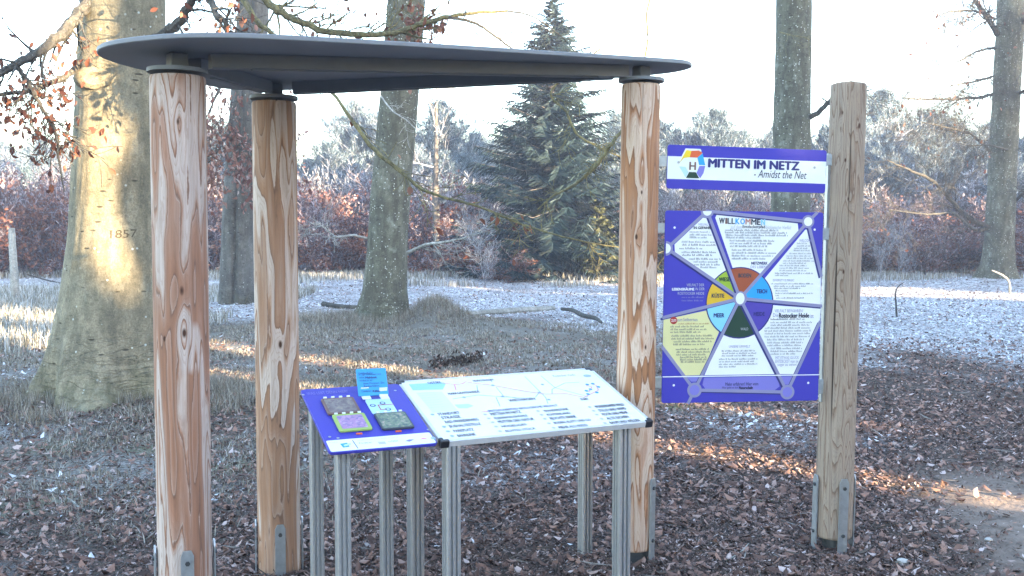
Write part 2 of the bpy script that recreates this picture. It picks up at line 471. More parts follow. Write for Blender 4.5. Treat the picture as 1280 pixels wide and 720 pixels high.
def zones(x, y):
    """frost 0..1, dry grass 0..1, trodden path 0..1"""
    x = np.asarray(x, float); y = np.asarray(y, float)
    n = fbm(x * .8, y * .8, 21, 4); n2 = fbm(x * .3 + 5, y * .3, 31, 3)
    right = sstep(-1, 5, x)
    frost = sstep(14.5, 19, y + 5.0 * right + 3 * (n - .5)) * 0.95
    mid = 0.14 * sstep(8, 11, y) * (1 - right)
    lf = np.exp(-((x + 2.4) ** 2 / 5.5 + (y - 6.3) ** 2 / 4.5)) * 0.36
    patch = np.exp(-((x - 1.6) ** 2 / .9 + (y - 7.6) ** 2 / .8)) * 0.85 + np.exp(-((x - .4) ** 2 / .8 + (y - 6.4) ** 2 / .35)) * 0.5
    frost = np.clip(np.maximum(np.maximum(frost, mid), np.maximum(lf, patch)) + 1.0 * (n - .52) + .5 * (n2 - .5), 0, 1)
    grass = np.clip(np.exp(-((x + 2.9) ** 2 / 5 + (y - 6.6) ** 2 / 4.5)) * 1.1 + 0.85 * sstep(7.6, 9.8, y) * (1 - sstep(15, 18, y)) * (1 - .8 * right)
                    + 0.6 * sstep(26, 30, y) + 0.8 * sstep(-5, -7, x) * sstep(10, 13, y) + 0.7 * (n2 - .55), 0, 1)
    edge = x - (1.62 + 0.22 * (y - 4.2) + 0.6 * (n - .5))
    path = sstep(0.1, 0.9, edge) * (1 - sstep(5.7, 7.2, y + .5 * (n2 - .5)))
    return frost, grass, path


def build_ground():
    def axis(parts):
        o = []
        for a, b, s in parts: o += list(np.arange(a, b, s))
        return np.array(o + [parts[-1][1]])
    ys = axis([(-80, -4, 4), (-4, 3, .5), (3, 9, .05), (9, 16, .10), (16, 36, .3), (36, 80, 2), (80, 900, 40)])
    xs = axis([(-700, -60, 40), (-60, -20, 2.0), (-20, -8, .5), (-8, -4, .15), (-4, 4, .06), (4, 8, .15), (8, 20, .5), (20, 60, 2.0), (60, 700, 40)])
    X, Y = np.meshgrid(xs, ys)
    near = sstep(3, 4, Y) * (1 - sstep(14, 20, Y))
    Z = gz(X, Y) + near * 0.030 * (fbm(X * 4, Y * 4, 5, 4) - .5)
    V = np.stack([X, Y, Z], -1).reshape(-1, 3)
    nx, ny = len(xs), len(ys)
    i = (np.arange(ny - 1)[:, None] * nx + np.arange(nx - 1)[None]).ravel()
    F = np.stack([i, i + 1, i + nx + 1, i + nx], 1)
    me = np_mesh('ground', V, F, True)
    fr, gr, pa = zones(X.ravel(), Y.ravel())
    a = me.color_attributes.new('zone', 'FLOAT_COLOR', 'POINT')
    a.data.foreach_set('color', np.stack([fr, gr, pa, np.ones_like(fr)], 1).astype(np.float32).ravel())
    xx, yy = X.ravel(), Y.ravel(); mo = 0 * xx
    for px, py, w in ((290, 583, .17), (183, 563, .12), (375, 590, .12), (20, 637, .14), (60, 625, .10), (60, 560, .15), (850, 510, .14), (330, 570, .1)):
        q = G(px, py); mo = np.maximum(mo, np.exp(-((xx - q.x) ** 2 + (yy - q.y) ** 2) / w ** 2))
    ma = me.attributes.new('moss', 'FLOAT', 'POINT')
    ma.data.foreach_set('value', np.clip(mo * 1.6 * fbm(xx * 9, yy * 9, 77, 3), 0, 1).astype(np.float32))
    t = NT('leaf_strewn_ground')
    at = t.n('Attribute', attribute_name='zone').outputs['Color']
    s = t.n('SeparateColor', {0: at})
    F_, G_, P_ = s.outputs
    p = t.n('TexCoord').outputs['Object']
    n1 = t.noise(p, 9.0, 6, 0.65); n2 = t.noise(p, 38.0, 5, 0.7)
    vo = t.n('TexVoronoi', {'Vector': p, 'Scale': 26.0}, feature='F1')
    mul = t.ramp(vo.outputs['Color'], [(0.1, (0.035, 0.027, 0.024)), (0.45, (0.075, 0.056, 0.048)), (0.75, (0.13, 0.095, 0.078)), (0.95, (0.21, 0.17, 0.15))])
    mul = t.mix(t.ramp(n2, [(0.35, 0.0), (0.65, 0.7)]), mul, (0.045, 0.034, 0.028))
    gras = t.ramp(n2, [(0.3, (0.095, 0.088, 0.070)), (0.55, (0.18, 0.175, 0.145)), (0.75, (0.30, 0.30, 0.27))])
    pth = t.ramp(n1, [(0.3, (0.14, 0.11, 0.092)), (0.7, (0.25, 0.20, 0.17))])
    c = t.mix(t.math('MULTIPLY', G_, 0.85), mul, gras)
    c = t.mix(P_, c, pth)
    ms = t.n('Attribute', attribute_name='moss').outputs['Fac']
    c = t.mix(t.math('MULTIPLY', ms, t.ramp(n2, [(0.35, 0.3), (0.6, 1.0)])), c, (0.17, 0.20, 0.085))
    fm = t.math('MULTIPLY', F_, t.ramp(t.math('MULTIPLY_ADD', n1, 0.6, t.math('MULTIPLY', n2, 0.5)), [(0.46, 0.0), (0.64, 1.0)]))
    c = t.mix(fm, c, (0.60, 0.62, 0.66))
    t.bump(t.math('MULTIPLY_ADD', n1, 1.0, t.math('MULTIPLY', n2, 0.6)), 0.8, 0.03)
    o = link('ground', me, t.done(c, 0.9, spec=0.15))
    tag(o, kind='structure')


build_ground()


# ------------------------------------------------------------------ litter, chips, grass (uncountable)
def scatter(name, n, ybands, mat, size, aspect, tilt, curl, keep, label, rng, lift=0.006):
    pts = []
    for (y0, y1, w) in ybands:
        k = int(n * w)
        y = rng.uniform(y0, y1, k)
        x = rng.uniform(-1, 1, k) * (y * 0.56 + 0.6)
        pts.append(np.stack([x, y], 1))
    p = np.concatenate(pts)
    p = p[keep(p[:, 0], p[:, 1], rng)]
    n = len(p)
    s = size * np.clip(rng.lognormal(-.12, .42, n), 0.4, 1.75) * (1 + 0.012 * p[:, 1])
    a = rng.uniform(0, 2 * np.pi, n)
    d1 = np.stack([np.cos(a), np.sin(a), rng.normal(0, tilt, n)], 1)
    d2 = np.stack([-np.sin(a), np.cos(a), rng.normal(0, tilt, n)], 1)
    d1 /= np.linalg.norm(d1, axis=1)[:, None]; d2 /= np.linalg.norm(d2, axis=1)[:, None]
    near = sstep(3, 4, p[:, 1]) * (1 - sstep(14, 20, p[:, 1]))
    z = gz(p[:, 0], p[:, 1]) + near * 0.030 * (fbm(p[:, 0] * 4, p[:, 1] * 4, 5, 4) - .5) + lift + np.abs(rng.normal(0, lift, n))
    c = np.stack([p[:, 0], p[:, 1], z], 1)
    w = aspect * rng.uniform(.7, 1.3, n)
    cu = (curl * rng.uniform(-.4, 1.2, n) * s)[:, None] * np.array([[0, 0, 1.0]])
    L, W = (s / 2)[:, None] * d1, (s * w / 2)[:, None] * d2
    if name == 'leaf_litter':                              # beech leaves: pointed ovals cupped along the midrib
        V = np.stack([c - L + cu, c - L * .45 - W * .85, c + L * .3 - W, c + L * 1.05 + cu * .8, c + L * .3 + W + cu * .3, c - L * .45 + W * .85], 1).reshape(-1, 3)
        i = np.arange(n)[:, None] * 6
        F = np.concatenate([i + np.array([[0, k, k + 1]]) for k in (1, 2, 3, 4)], 1).reshape(-1, 3)
    else:
        V = np.stack([c - L + cu, c - L * .1 - W, c + L + cu * .8, c - L * .1 + W], 1).reshape(-1, 3)
        i = np.arange(n)[:, None] * 4
        F = np.concatenate([i + np.array([[0, 1, 2]]), i + np.array([[0, 2, 3]])], 1).reshape(-1, 3)
    me = np_mesh(name, V, F)
    o = link(name, me, mat)
    tag(o, label, None, None, 'stuff')
    return o


rg = np.random.default_rng(7)
M['litter'] = island_mat('fallen_leaves', [(0.0, (0.057, 0.037, 0.033)), (0.3, (0.129, 0.079, 0.066)), (0.6, (0.220, 0.133, 0.108)), (0.8, (0.322, 0.192, 0.147)), (0.95, (0.400, 0.291, 0.259)), (1.0, (0.593, 0.488, 0.470))], 0.75, 0.1)
M['chips'] = island_mat('bark_chips', [(0.0, (0.045, 0.031, 0.028)), (0.45, (0.109, 0.075, 0.063)), (0.78, (0.193, 0.133, 0.115)), (0.93, (0.361, 0.278, 0.259)), (1.0, (0.593, 0.511, 0.506))], 0.85)
M['rime'] = island_mat('frost_rimmed_leaves', [(0.0, (0.20, 0.16, 0.16)), (0.3, (0.38, 0.36, 0.38)), (0.7, (0.58, 0.60, 0.64)), (1.0, (0.74, 0.77, 0.82))], 0.8)
M['drygrass'] = island_mat('dry_grass', [(0, (0.15, 0.135, 0.10)), (0.5, (0.30, 0.285, 0.24)), (1, (0.58, 0.59, 0.60))], 0.8, 0.2)
M['turf'] = island_mat('frosted_turf', [(0, (0.13, 0.11, 0.08)), (0.5, (0.235, 0.205, 0.16)), (1, (0.42, 0.40, 0.36))], 0.8, 0.15)

scatter('leaf_litter', 110000, [(3.6, 6, .24), (6, 9, .27), (9, 14, .25), (14, 33, .24)], M['litter'], 0.035, .55, .42, .28,
        lambda x, y, r: (r.random(len(x)) > .95 * zones(x, y)[2] + .45 * zones(x, y)[0] * (y > 6) + .55 * zones(x, y)[1]) & (r.random(len(x)) < .35 + 1.1 * fbm(x * 1.3, y * 1.3, 91, 3)),
        'brown fallen leaves strewn over the forest floor', rg)
scatter('bark_mulch', 250000, [(3.5, 5.5, .52), (5.5, 8, .36), (8, 11, .12)], M['chips'], 0.0195, .34, .5, .12,
        lambda x, y, r: r.random(len(x)) > .95 * zones(x, y)[2] + .6 * zones(x, y)[1],
        'dark bark mulch spread under the shelter and the tables', rg)
scatter('frosted_leaves', 130000, [(3.6, 9, .22), (9, 14, .24), (14, 22, .31), (22, 33, .23)], M['rime'], 0.034, .6, .40, .25,
        lambda x, y, r: r.random(len(x)) < np.maximum(.004, np.where(y < 7, .6, 1.0) * zones(x, y)[0] ** 1.6) * (1 - .9 * zones(x, y)[2]),
        'white frosted leaves covering the ground beyond the shelter', rg)


M['ground_twig'] = island_mat('fallen_twigs', [(0, (0.035, 0.028, 0.024)), (0.8, (0.10, 0.082, 0.07)), (1, (0.26, 0.24, 0.22))])
scatter('fallen_twigs', 5200, [(3.6, 6, .35), (6, 9, .35), (9, 16, .3)], M['ground_twig'], 0.10, .05, .15, .06,
        lambda x, y, r: r.random(len(x)) > .8 * zones(x, y)[2], 'thin twigs lying scattered over the litter', rg, .014)


def grass(name, n, region, mat, h0, keep, label, rng, lean=.5, wd=.004):
    x0, x1, y0, y1 = region
    x = rng.uniform(x0, x1, n); y = rng.uniform(y0, y1, n)
    k = keep(x, y, rng); x, y = x[k], y[k]; n = len(x)
    h = h0 * rng.uniform(.4, 1.25, n); a = rng.uniform(0, 2 * np.pi, n)
    l = h * lean * np.abs(rng.normal(0.5, .5, n))
    z = gz(x, y)
    w = wd * (1 + y * .06)
    c = np.stack([x, y, z], 1); d = np.stack([np.cos(a), np.sin(a), 0 * a], 1); s = np.stack([-np.sin(a), np.cos(a), 0 * a], 1) * w[:, None]
    up = np.array([[0, 0, 1.0]])
    m = c + up * (h * .6)[:, None] + d * (l * .35)[:, None]; t = c + up * (h * .95)[:, None] + d * l[:, None]
    V = np.stack([c - s, c + s, m + s * .7, m - s * .7, t], 1).reshape(-1, 3)
    i = np.arange(n)[:, None] * 5
    F = np.concatenate([i + np.array([[0, 1, 2]]), i + np.array([[0, 2, 3]]), i + np.array([[3, 2, 4]])], 1).reshape(-1, 3)
    return tag(link(name, np_mesh(name, V, F), mat), label, None, None, 'stuff')


grass('frosted_turf', 170000, (-7, 4.5, 4.8, 16), M['turf'], .050, lambda x, y, r: (r.random(len(x)) < zones(x, y)[1] * 1.1 * sstep(.36, .60, fbm(x * 2.3, y * 2.3, 88, 3))) & (np.abs(x) < y * .56 + .4),
      'short frosted grass growing among the leaves on the left', rg, 1.6, .0025)
grass('dry_meadow_grass', 30000, (-12, -4.6, 11.5, 24), M['drygrass'], .24, lambda x, y, r: (r.random(len(x)) < sstep(.35, .6, fbm(x * .5, y * .5, 55, 3) + .25 * sstep(-5.5, -8, x))) & (x > -y * .57),
      'pale dry grass standing beside the big carved beech', rg, .7)
grass('wood_edge_grass', 60000, (-19, 19, 26.5, 34), M['drygrass'], .22, lambda x, y, r: r.random(len(x)) < sstep(.40, .62, fbm(x * .35, y * .35, 66, 3) + .22 * sstep(27, 31, y) - .25 * sstep(7, 10, x)),
      'pale dry grass along the foot of the wood', rg, .6)


# ------------------------------------------------------------------ tree building blocks
def seg_mesh(name, segs, n=3):
    A = np.array([[*s[0], *s[1], s[2], s[3]] for s in segs], dtype=float)
    p0, p1, r0, r1 = A[:, :3], A[:, 3:6], A[:, 6:7], A[:, 7:8]
    d = p1 - p0; d /= np.linalg.norm(d, axis=1)[:, None] + 1e-9
    u = np.cross(d, np.array([[.31, .17, .93]])); u /= np.linalg.norm(u, axis=1)[:, None] + 1e-9
    w = np.cross(d, u)
    rings = []
    for p, r in ((p0, r0), (p1, r1)):
        for k in range(n):
            t = 2 * math.pi * k / n
            rings.append(p + (u * math.cos(t) + w * math.sin(t)) * r)
    V = np.stack(rings, 1).reshape(-1, 3)
    i = np.arange(len(A))[:, None] * (2 * n)
    F = np.concatenate([i + np.array([[k, (k + 1) % n, n + (k + 1) % n, n + k]]) for k in range(n)], 1).reshape(-1, 4)
    return np_mesh(name, V, F, True)


def leaf_arrays(c, size, rng, aspect=.6, droop=0.3, oval=False):
    n = len(c)
    s = size * rng.uniform(.6, 1.3, n)
    d1 = rng.normal(0, 1, (n, 3)); d1[:, 2] -= droop * 1.5
    d1 /= np.linalg.norm(d1, axis=1)[:, None]
    d2 = np.cross(d1, rng.normal(0, 1, (n, 3))); d2 /= np.linalg.norm(d2, axis=1)[:, None] + 1e-9
    nn = np.cross(d1, d2)
    L, W = (s / 2)[:, None] * d1, (s * aspect / 2)[:, None] * d2
    cu = nn * (s * .14)[:, None]
    if oval:
        V = np.stack([c - L, c - L * .45 - W * .8 + cu, c + L * .3 - W + cu, c + L * 1.05, c + L * .3 + W + cu, c - L * .45 + W * .8 + cu], 1).reshape(-1, 3)
        i = np.arange(n)[:, None] * 6
        F = np.concatenate([i + np.array([[0, k, k + 1]]) for k in (1, 2, 3, 4)], 1).reshape(-1, 3)
        return V, F
    V = np.stack([c - L, c - W + cu, c + L, c + W + cu], 1).reshape(-1, 3)
    i = np.arange(n)[:, None] * 4
    F = np.concatenate([i + np.array([[0, 1, 2]]), i + np.array([[0, 2, 3]])], 1).reshape(-1, 3)
    return V, F


def leaves_mesh(name, c, size, rng, aspect=.6, droop=.3, oval=False):
    return np_mesh(name, *leaf_arrays(np.array(c, float), size, rng, aspect, droop, oval))


def branchy(rn, p, d, L, r, lvl, segs, tips, up=0.05, wig=.22, kids=3, ang=.8, ratio=.55, nseg=4, rmin=.003):
    p = V3(p); d = V3(d).normalized()
    st = L / nseg
    for i in range(nseg):
        d = (d + V3((rn.gauss(0, wig), rn.gauss(0, wig), rn.gauss(0, wig) + up))).normalized()
        q = p + d * st
        ra, rb = max(rmin, r * (1 - i / nseg * .75)), max(rmin, r * (1 - (i + 1) / nseg * .75))
        segs.append((p, q, ra, rb))
        if lvl > 0:
            for _ in range(kids if i else max(1, kids - 1)):
                if rn.random() < .85:
                    ax = d.cross(V3((rn.gauss(0, 1), rn.gauss(0, 1), rn.gauss(0, 1)))).normalized()
                    nd = (d * math.cos(ang) + ax * math.sin(ang) * rn.uniform(.7, 1.3)).normalized()
                    o = p.lerp(q, rn.random())
                    branchy(rn, o, nd, L * ratio * rn.uniform(.6, 1.15), rb * .62, lvl - 1, segs, tips, up, wig, kids, ang, ratio, max(2, nseg - 1), rmin)
        else:
            tips.append(q)
        p = q


def spline(pts, rad, k=6):
    pts = [V3(p) for p in pts]; o, ro = [], []
    for i in range(len(pts) - 1):
        a, b, c, d = pts[max(i - 1, 0)], pts[i], pts[i + 1], pts[min(i + 2, len(pts) - 1)]
        for j in range(k):
            t = j / k
            o.append(.5 * ((2 * b) + (c - a) * t + (2 * a - 5 * b + 4 * c - d) * t * t + (3 * b - a - 3 * c + d) * t ** 3))
            ro.append(rad[i] + (rad[i + 1] - rad[i]) * t)
    return o + [pts[-1]], ro + [rad[-1]]


class Trunk:
    """stem from silhouette rows (py, left px, right px) at one depth; local origin at its foot"""
    def __init__(s, name, rows, Y, mat, top=13.0, lobes=5, flare=.5, seed=0, nth=72, parent=None, thing=None, seam=0.0):
        pts = []
        for (py, xl, xr) in rows:
            a, b = P(xl, py, Y), P(xr, py, Y)
            pts.append((a.z, (a.x + b.x) / 2, (b.x - a.x) / 2))
        pts.sort()
        z, x, r = [np.array(v) for v in zip(*pts)]
        s.base = V3((float(np.interp(0.3, z, x)), Y, g1(float(x[0]), Y)))
        sl = (x[-1] - x[-3]) / (z[-1] - z[-3])
        z = np.append(z, top); x = np.append(x, x[-1] + sl * .7 * (top - z[-2])); r = np.append(r, r[-1] * .62)
        zz = np.concatenate([np.arange(-.25, 1.2, .045), np.arange(1.2, 5.5, .12), np.arange(5.5, top, .5)]) + 0.0
        th = np.arange(nth) * 2 * np.pi / nth
        Z, T = np.meshgrid(zz, th, indexing='ij')
        Rr = np.interp(Z, z, r)
        lob = .5 * np.cos(lobes * T + seed) + .35 * np.cos((lobes - 2) * T + seed * 2.1) + .25 * np.cos((lobes + 3) * T - seed)
        Rr = Rr * (1 + flare * .42 * np.exp(-(Z - .05).clip(-.3) / .32) * lob + .05 * lob * np.exp(-Z / 1.6))
        nx_, ny_ = np.cos(T) * 2.2, np.sin(T) * 2.2
        Rr = Rr * (1 + .10 * (fbm(nx_ + seed, ny_, 40 + seed, 4, Z * 1.4) - .5)) + .02 * (fbm(nx_ * 3, ny_ * 3, 60 + seed, 3, Z * 4) - .5)
        if seam: Rr = Rr * (1 - seam * np.exp(-((T - 4.75 - .06 * np.sin(Z * 1.3)) / .13) ** 2) - seam * .6 * np.exp(-((T - 1.6) / .2) ** 2))
        s.cx = lambda q: np.interp(q, z, x)
        s.rad = lambda q: np.interp(q, z, r)
        X = s.cx(Z) + Rr * np.cos(T); Yy = Y + Rr * np.sin(T)
        Vv = np.stack([X, Yy, Z + (s.base.z if False else 0)], -1) - np.array([s.base.x, s.base.y, 0])
        nr = len(zz)
        i = (np.arange(nr - 1)[:, None] * nth + np.arange(nth)[None]); j = (np.arange(nr - 1)[:, None] * nth + (np.arange(nth)[None] + 1) % nth)
        F = np.stack([i, j, j + nth, i + nth], -1).reshape(-1, 4)
        s.V, s.F = Vv.reshape(-1, 3), F
        me = np_mesh(name, s.V, F, True)
        s.thing = thing or empty(name, V3((s.base.x, s.base.y, 0)))
        s.obj = link('trunk', me, mat, s.thing)
        s.org = V3((s.base.x, s.base.y, 0))

    def at(s, z):
        return V3((float(s.cx(z)), s.base.y, z))


def make_crown(seed, r0=.22):
    rn = random.Random(seed); segs, tips = [], []
    for k in range(6):
        a = k * 1.05 + rn.random()
        branchy(rn, (0, 0, -1.5 + k * .35), (math.cos(a), math.sin(a), .75), 3.8, r0 * .42, 2, segs, tips, .05, .16, 2, .75, .5, 5, .008)
    branchy(rn, (0, 0, -.8), (0, 0, 1), 4.5, r0, 2, segs, tips, .1, .1, 2, .7, .5, 5, .008)
    return seg_mesh('crown', segs, 4)


CROWN = make_crown(3)


def add_crown(t, top=13.0, rot=0.0, sc_=1.0, mat='limb'):
    o = link('crown', CROWN, M[mat], t.thing)
    o.location = t.at(top) - t.org; o.rotation_euler = (0, 0, rot); o.scale = (sc_,) * 3
    return o


def limb(t, pts, rad, mat='limb', leaves=0, twigs=0, seed=0, twl=.5, leafsize=.065, leafmat='copper', droop=.3, name='limb', n=7, rng_t=(0.2, 1.0), lvl=1):
    """a limb of tree t through world points; twigs and dead leaves ride on it as sub-parts"""
    rn = random.Random(seed); rng = np.random.default_rng(seed)
    pts, rad = spline(pts, rad, 7)
    # slight kinks
    pts = [p + V3((rn.gauss(0, .25), rn.gauss(0, .25), rn.gauss(0, .25))) * rad[i] * .8 for i, p in enumerate(pts)]
    o = MB().tube(pts, rad, n).build(name, M[mat], t.thing, True, t.org)
    tips, segs = [], []
    N = len(pts)
    for k in range(twigs):
        f = rn.uniform(*rng_t)
        i = min(N - 2, int(f * (N - 1)))
        d = (pts[i + 1] - pts[i]).normalized()
        ax = d.cross(V3((rn.gauss(0, 1), rn.gauss(0, 1), rn.gauss(0, 1) * .6))).normalized()
        nd = d * .75 + ax * .7 + V3((0, 0, -.25 * droop))
        branchy(rn, pts[i], nd, twl * rn.uniform(.5, 1.3), max(.004, rad[i] * .32), lvl, segs, tips, -.06 * droop, .22, 2, .7, .55, 4, .0028)
    if segs:
        m = seg_mesh('twigs', [(a - t.org, b - t.org, c, d) for a, b, c, d in segs], 4)
        tag(link('twigs', m, M[mat], o), kind='stuff')
    if leaves and tips:
        c = []
        for k in range(leaves):
            q = rn.choice(tips)
            c.append(q - t.org + V3((rn.gauss(0, .05), rn.gauss(0, .05), rn.gauss(-.03, .05))))
        tag(link('dead_leaves', leaves_mesh('dead_leaves', c, leafsize, rng, .52, .9, True), M[leafmat], o), kind='stuff')
    return o


# ------------------------------------------------------------------ the near trees
beech = Trunk('beech_tree', [(540, 22, 262), (520, 40, 246), (508, 49, 238), (490, 56, 228), (470, 61, 219), (450, 66, 213), (400, 75, 206), (350, 83, 202), (300, 88, 201), (250, 92, 201),
                             (200, 95, 202), (100, 99, 204), (0, 105, 205)], 8.75, M['bark1'], 13, 5, .62, 2, 120)
tag(beech.thing, 'big pale beech at the left with a number cut into its sunlit bark', 'tree', 'large forest trees')
add_crown(beech, 13, .4, 1.3)
lichen = Trunk('lichened_tree', [(418, 428, 528), (410, 434, 521), (400, 440, 515), (385, 447, 511), (365, 453, 509), (340, 456.5, 509), (300, 460, 510), (250, 463, 512.5), (200, 467.5, 516), (150, 472, 521), (100, 477, 525), (0, 484, 531)], 15.9, M['bark2'], 14, 5, .4, 5)
tag(lichen.thing, 'leaning grey trunk with lichen flecks rising from a grassy mound behind the tables', 'tree', 'large forest trees')
add_crown(lichen, 14, 1.4, 1.2)
fork = Trunk('double_trunk_tree', [(398, 268, 322), (385, 272, 319), (350, 275, 317.5), (300, 277, 317), (250, 279, 318), (200, 283, 321), (100, 290, 328), (20, 297, 335), (0, 298, 336)], 18.6, M['bark3'], 14, 2, .35, 7, seam=.30)
tag(fork.thing, 'grey trunk with a vertical seam seen between the two left posts', 'tree', 'large forest trees')
add_crown(fork, 14, 2.4, 1.1)
smooth = Trunk('smooth_beech_tree', [(420, 952, 1026), (400, 957, 1020), (380, 960, 1016), (340, 962, 1013), (300, 963, 1012), (250, 964, 1012), (200, 966, 1012.5), (100, 968.5, 1012.5), (0, 971, 1014)], 17.2, M['bark2'], 14, 5, .3, 9)
tag(smooth.thing, 'smooth grey trunk standing right behind the blue sign boards', 'tree', 'large forest trees')
add_crown(smooth, 14, 3.4, 1.1)
right = Trunk('old_beech_tree', [(368, 1208, 1287), (357, 1216, 1277), (345, 1223, 1271), (330, 1228, 1268), (300, 1232, 1267), (250, 1235, 1268.5), (200, 1237.5, 1270.5), (150, 1240, 1273), (100, 1243, 1275), (0, 1248, 1281)], 27.1, M['bark2'], 14, 5, .5, 11)
tag(right.thing, 'distant beech at the right edge with spreading roots and drooping side limbs', 'tree', 'large forest trees')
add_crown(right, 14, 4.4, 1.3)

# bark ridge, stub and carving on the big beech
from mathutils.bvhtree import BVHTree
bvh = BVHTree.FromPolygons([tuple(v) for v in (beech.V + np.array(beech.org))], [tuple(int(q) for q in f) for f in beech.F])


def on_bark(px, py, lift=.003):
    d = ray(px, py).normalized(); h = bvh.ray_cast(V3((0, 0, EYE)), d)
    return h[0] + h[1] * lift if h[0] else None


b = MB()
c0 = on_bark(118, 98); nrm = (V3((0, 0, EYE)) - c0).normalized()
for k, (rr, dd) in enumerate(((.15, -.05), (.12, .015), (.075, .03), (.045, .012))):
    for j in range(18):
        a = 2 * math.pi * j / 18
        b.v.append(tuple(c0 + V3((math.cos(a) * rr * 1.2, 0, math.sin(a) * rr * .72)) + nrm * dd))
for k in range(3):
    for j in range(18): b.f.append((k * 18 + j, k * 18 + (j + 1) % 18, k * 18 + 18 + (j + 1) % 18, k * 18 + 18 + j))
b.f.append(tuple(54 + j for j in range(18)))
b.build('branch_scar', M['bark1'], beech.thing, True, beech.org)

# limbs of the big beech against the sky at the left
limb(beech, [P(112, -12, 8.6), P(96, 22, 8.3), P(62, 55, 8.0), P(22, 80, 7.8), P(-30, 108, 7.6)], [.055, .05, .04, .032, .025], leaves=50, twigs=14, seed=11, twl=.45)
limb(beech, [P(104, 72, 8.6), P(84, 93, 8.3), P(52, 108, 8.1), P(20, 116, 8.0), P(-25, 120, 7.9)], [.034, .026, .022, .018, .013], leaves=95, twigs=20, seed=12, twl=.36)
limb(beech, [P(21, 82, 7.8), P(38, 108, 7.8), P(55, 140, 7.8), P(70, 166, 7.8), P(73, 196, 7.8), P(80, 240, 7.8)], [.02, .017, .015, .014, .010, .004], leaves=150, twigs=26, seed=13, twl=.34, rng_t=(.1, .72))
limb(beech, [P(194, 52, 8.5), P(222, 30, 8.2), P(236, 6, 8.0), P(246, -20, 7.9)], [.05, .04, .034, .03], leaves=55, twigs=12, seed=14, twl=.4)
limb(beech, [P(204, -160, 8.6), P(250, -40, 8.0), P(268, 14, 7.6), P(282, 28, 7.5), P(283, 48, 7.4)], [.05, .035, .024, .02, .015], leaves=90, twigs=16, seed=15, twl=.36)
limb(beech, [P(206, -260, 8.6), P(280, -60, 7.9), P(312, 14, 7.6), P(345, 46, 7.5), P(385, 80, 7.4), P(420, 122, 7.3), P(463, 181, 7.2), P(500, 214, 7.2), P(535, 240, 7.2), P(600, 259, 7.2), P(660, 283, 7.2), P(735, 303, 7.2), P(800, 312, 7.2)],
     [.05, .035, .022, .018, .013, .012, .016, .013, .011, .009, .007, .005, .003], mat='mossy', leaves=26, twigs=22, seed=16, twl=.3, lvl=1)
limb(beech, [P(210, -330, 8.6), P(290, -60, 8.2), P(338, 4, 8.0), P(372, 26, 8.0), P(412, 40, 8.0), P(476, 43, 8.0), P(512, 35, 8.0), P(548, 24, 8.0), P(585, 17, 8.0), P(634, 13.5, 8.0)],
     [.05, .04, .032, .028, .025, .022, .022, .019, .014, .009], mat='mossy', leaves=110, twigs=30, seed=17, twl=.42, rng_t=(.2, .7))
limb(beech, [P(634, 13.5, 8.0), P(664, 20, 8.0), P(692, 38, 8.0), P(712, 56, 8.0), P(724, 76, 8.0)], [.008, .006, .005, .004, .004], seed=18)
limb(beech, [P(560, 22, 8.0), P(592, 28, 8.0), P(620, 46, 8.0), P(646, 66, 8.0)], [.014, .011, .009, .006], twigs=4, seed=19, twl=.2)
# limbs of the other trees
limb(smooth, [V3((4.72, 17.1, 9.0)), P(850, -120, 12), P(812, 0, 9), P(810, 50, 8.6), P(797, 118, 8.4), P(788, 150, 8.3), P(765, 178, 8.2), P(748, 203, 8.2), P(722, 228, 8.2), P(690, 246, 8.2), P(672, 262, 8.2)],
     [.05, .03, .009, .009, .010, .012, .016, .018, .014, .009, .004], mat='mossy', twigs=14, seed=20, twl=.16, rng_t=(.5, .98))
limb(smooth, [P(752, 60, 8.6), P(690, 112, 8.6), P(708, 140, 8.6), P(722, 168, 8.6), P(752, 186, 8.6), P(776, 196, 8.6)], [.007, .010, .011, .010, .007, .004], mat='mossy', twigs=8, seed=21, twl=.25)
limb(smooth, [P(1010, 148, 17.1), P(1022, 141, 16.9), P(1036, 128, 16.7), P(1060, 118, 16.4), P(1090, 112, 16.2)], [.05, .045, .04, .02, .008], twigs=10, seed=22, twl=.5)
limb(smooth, [P(974, 40, 16.9), P(990, 44, 16.7), P(1006, 47, 16.6), P(1012, 50, 16.6)], [.012, .010, .008, .006], mat='mossy', twigs=5, seed=23, twl=.4)
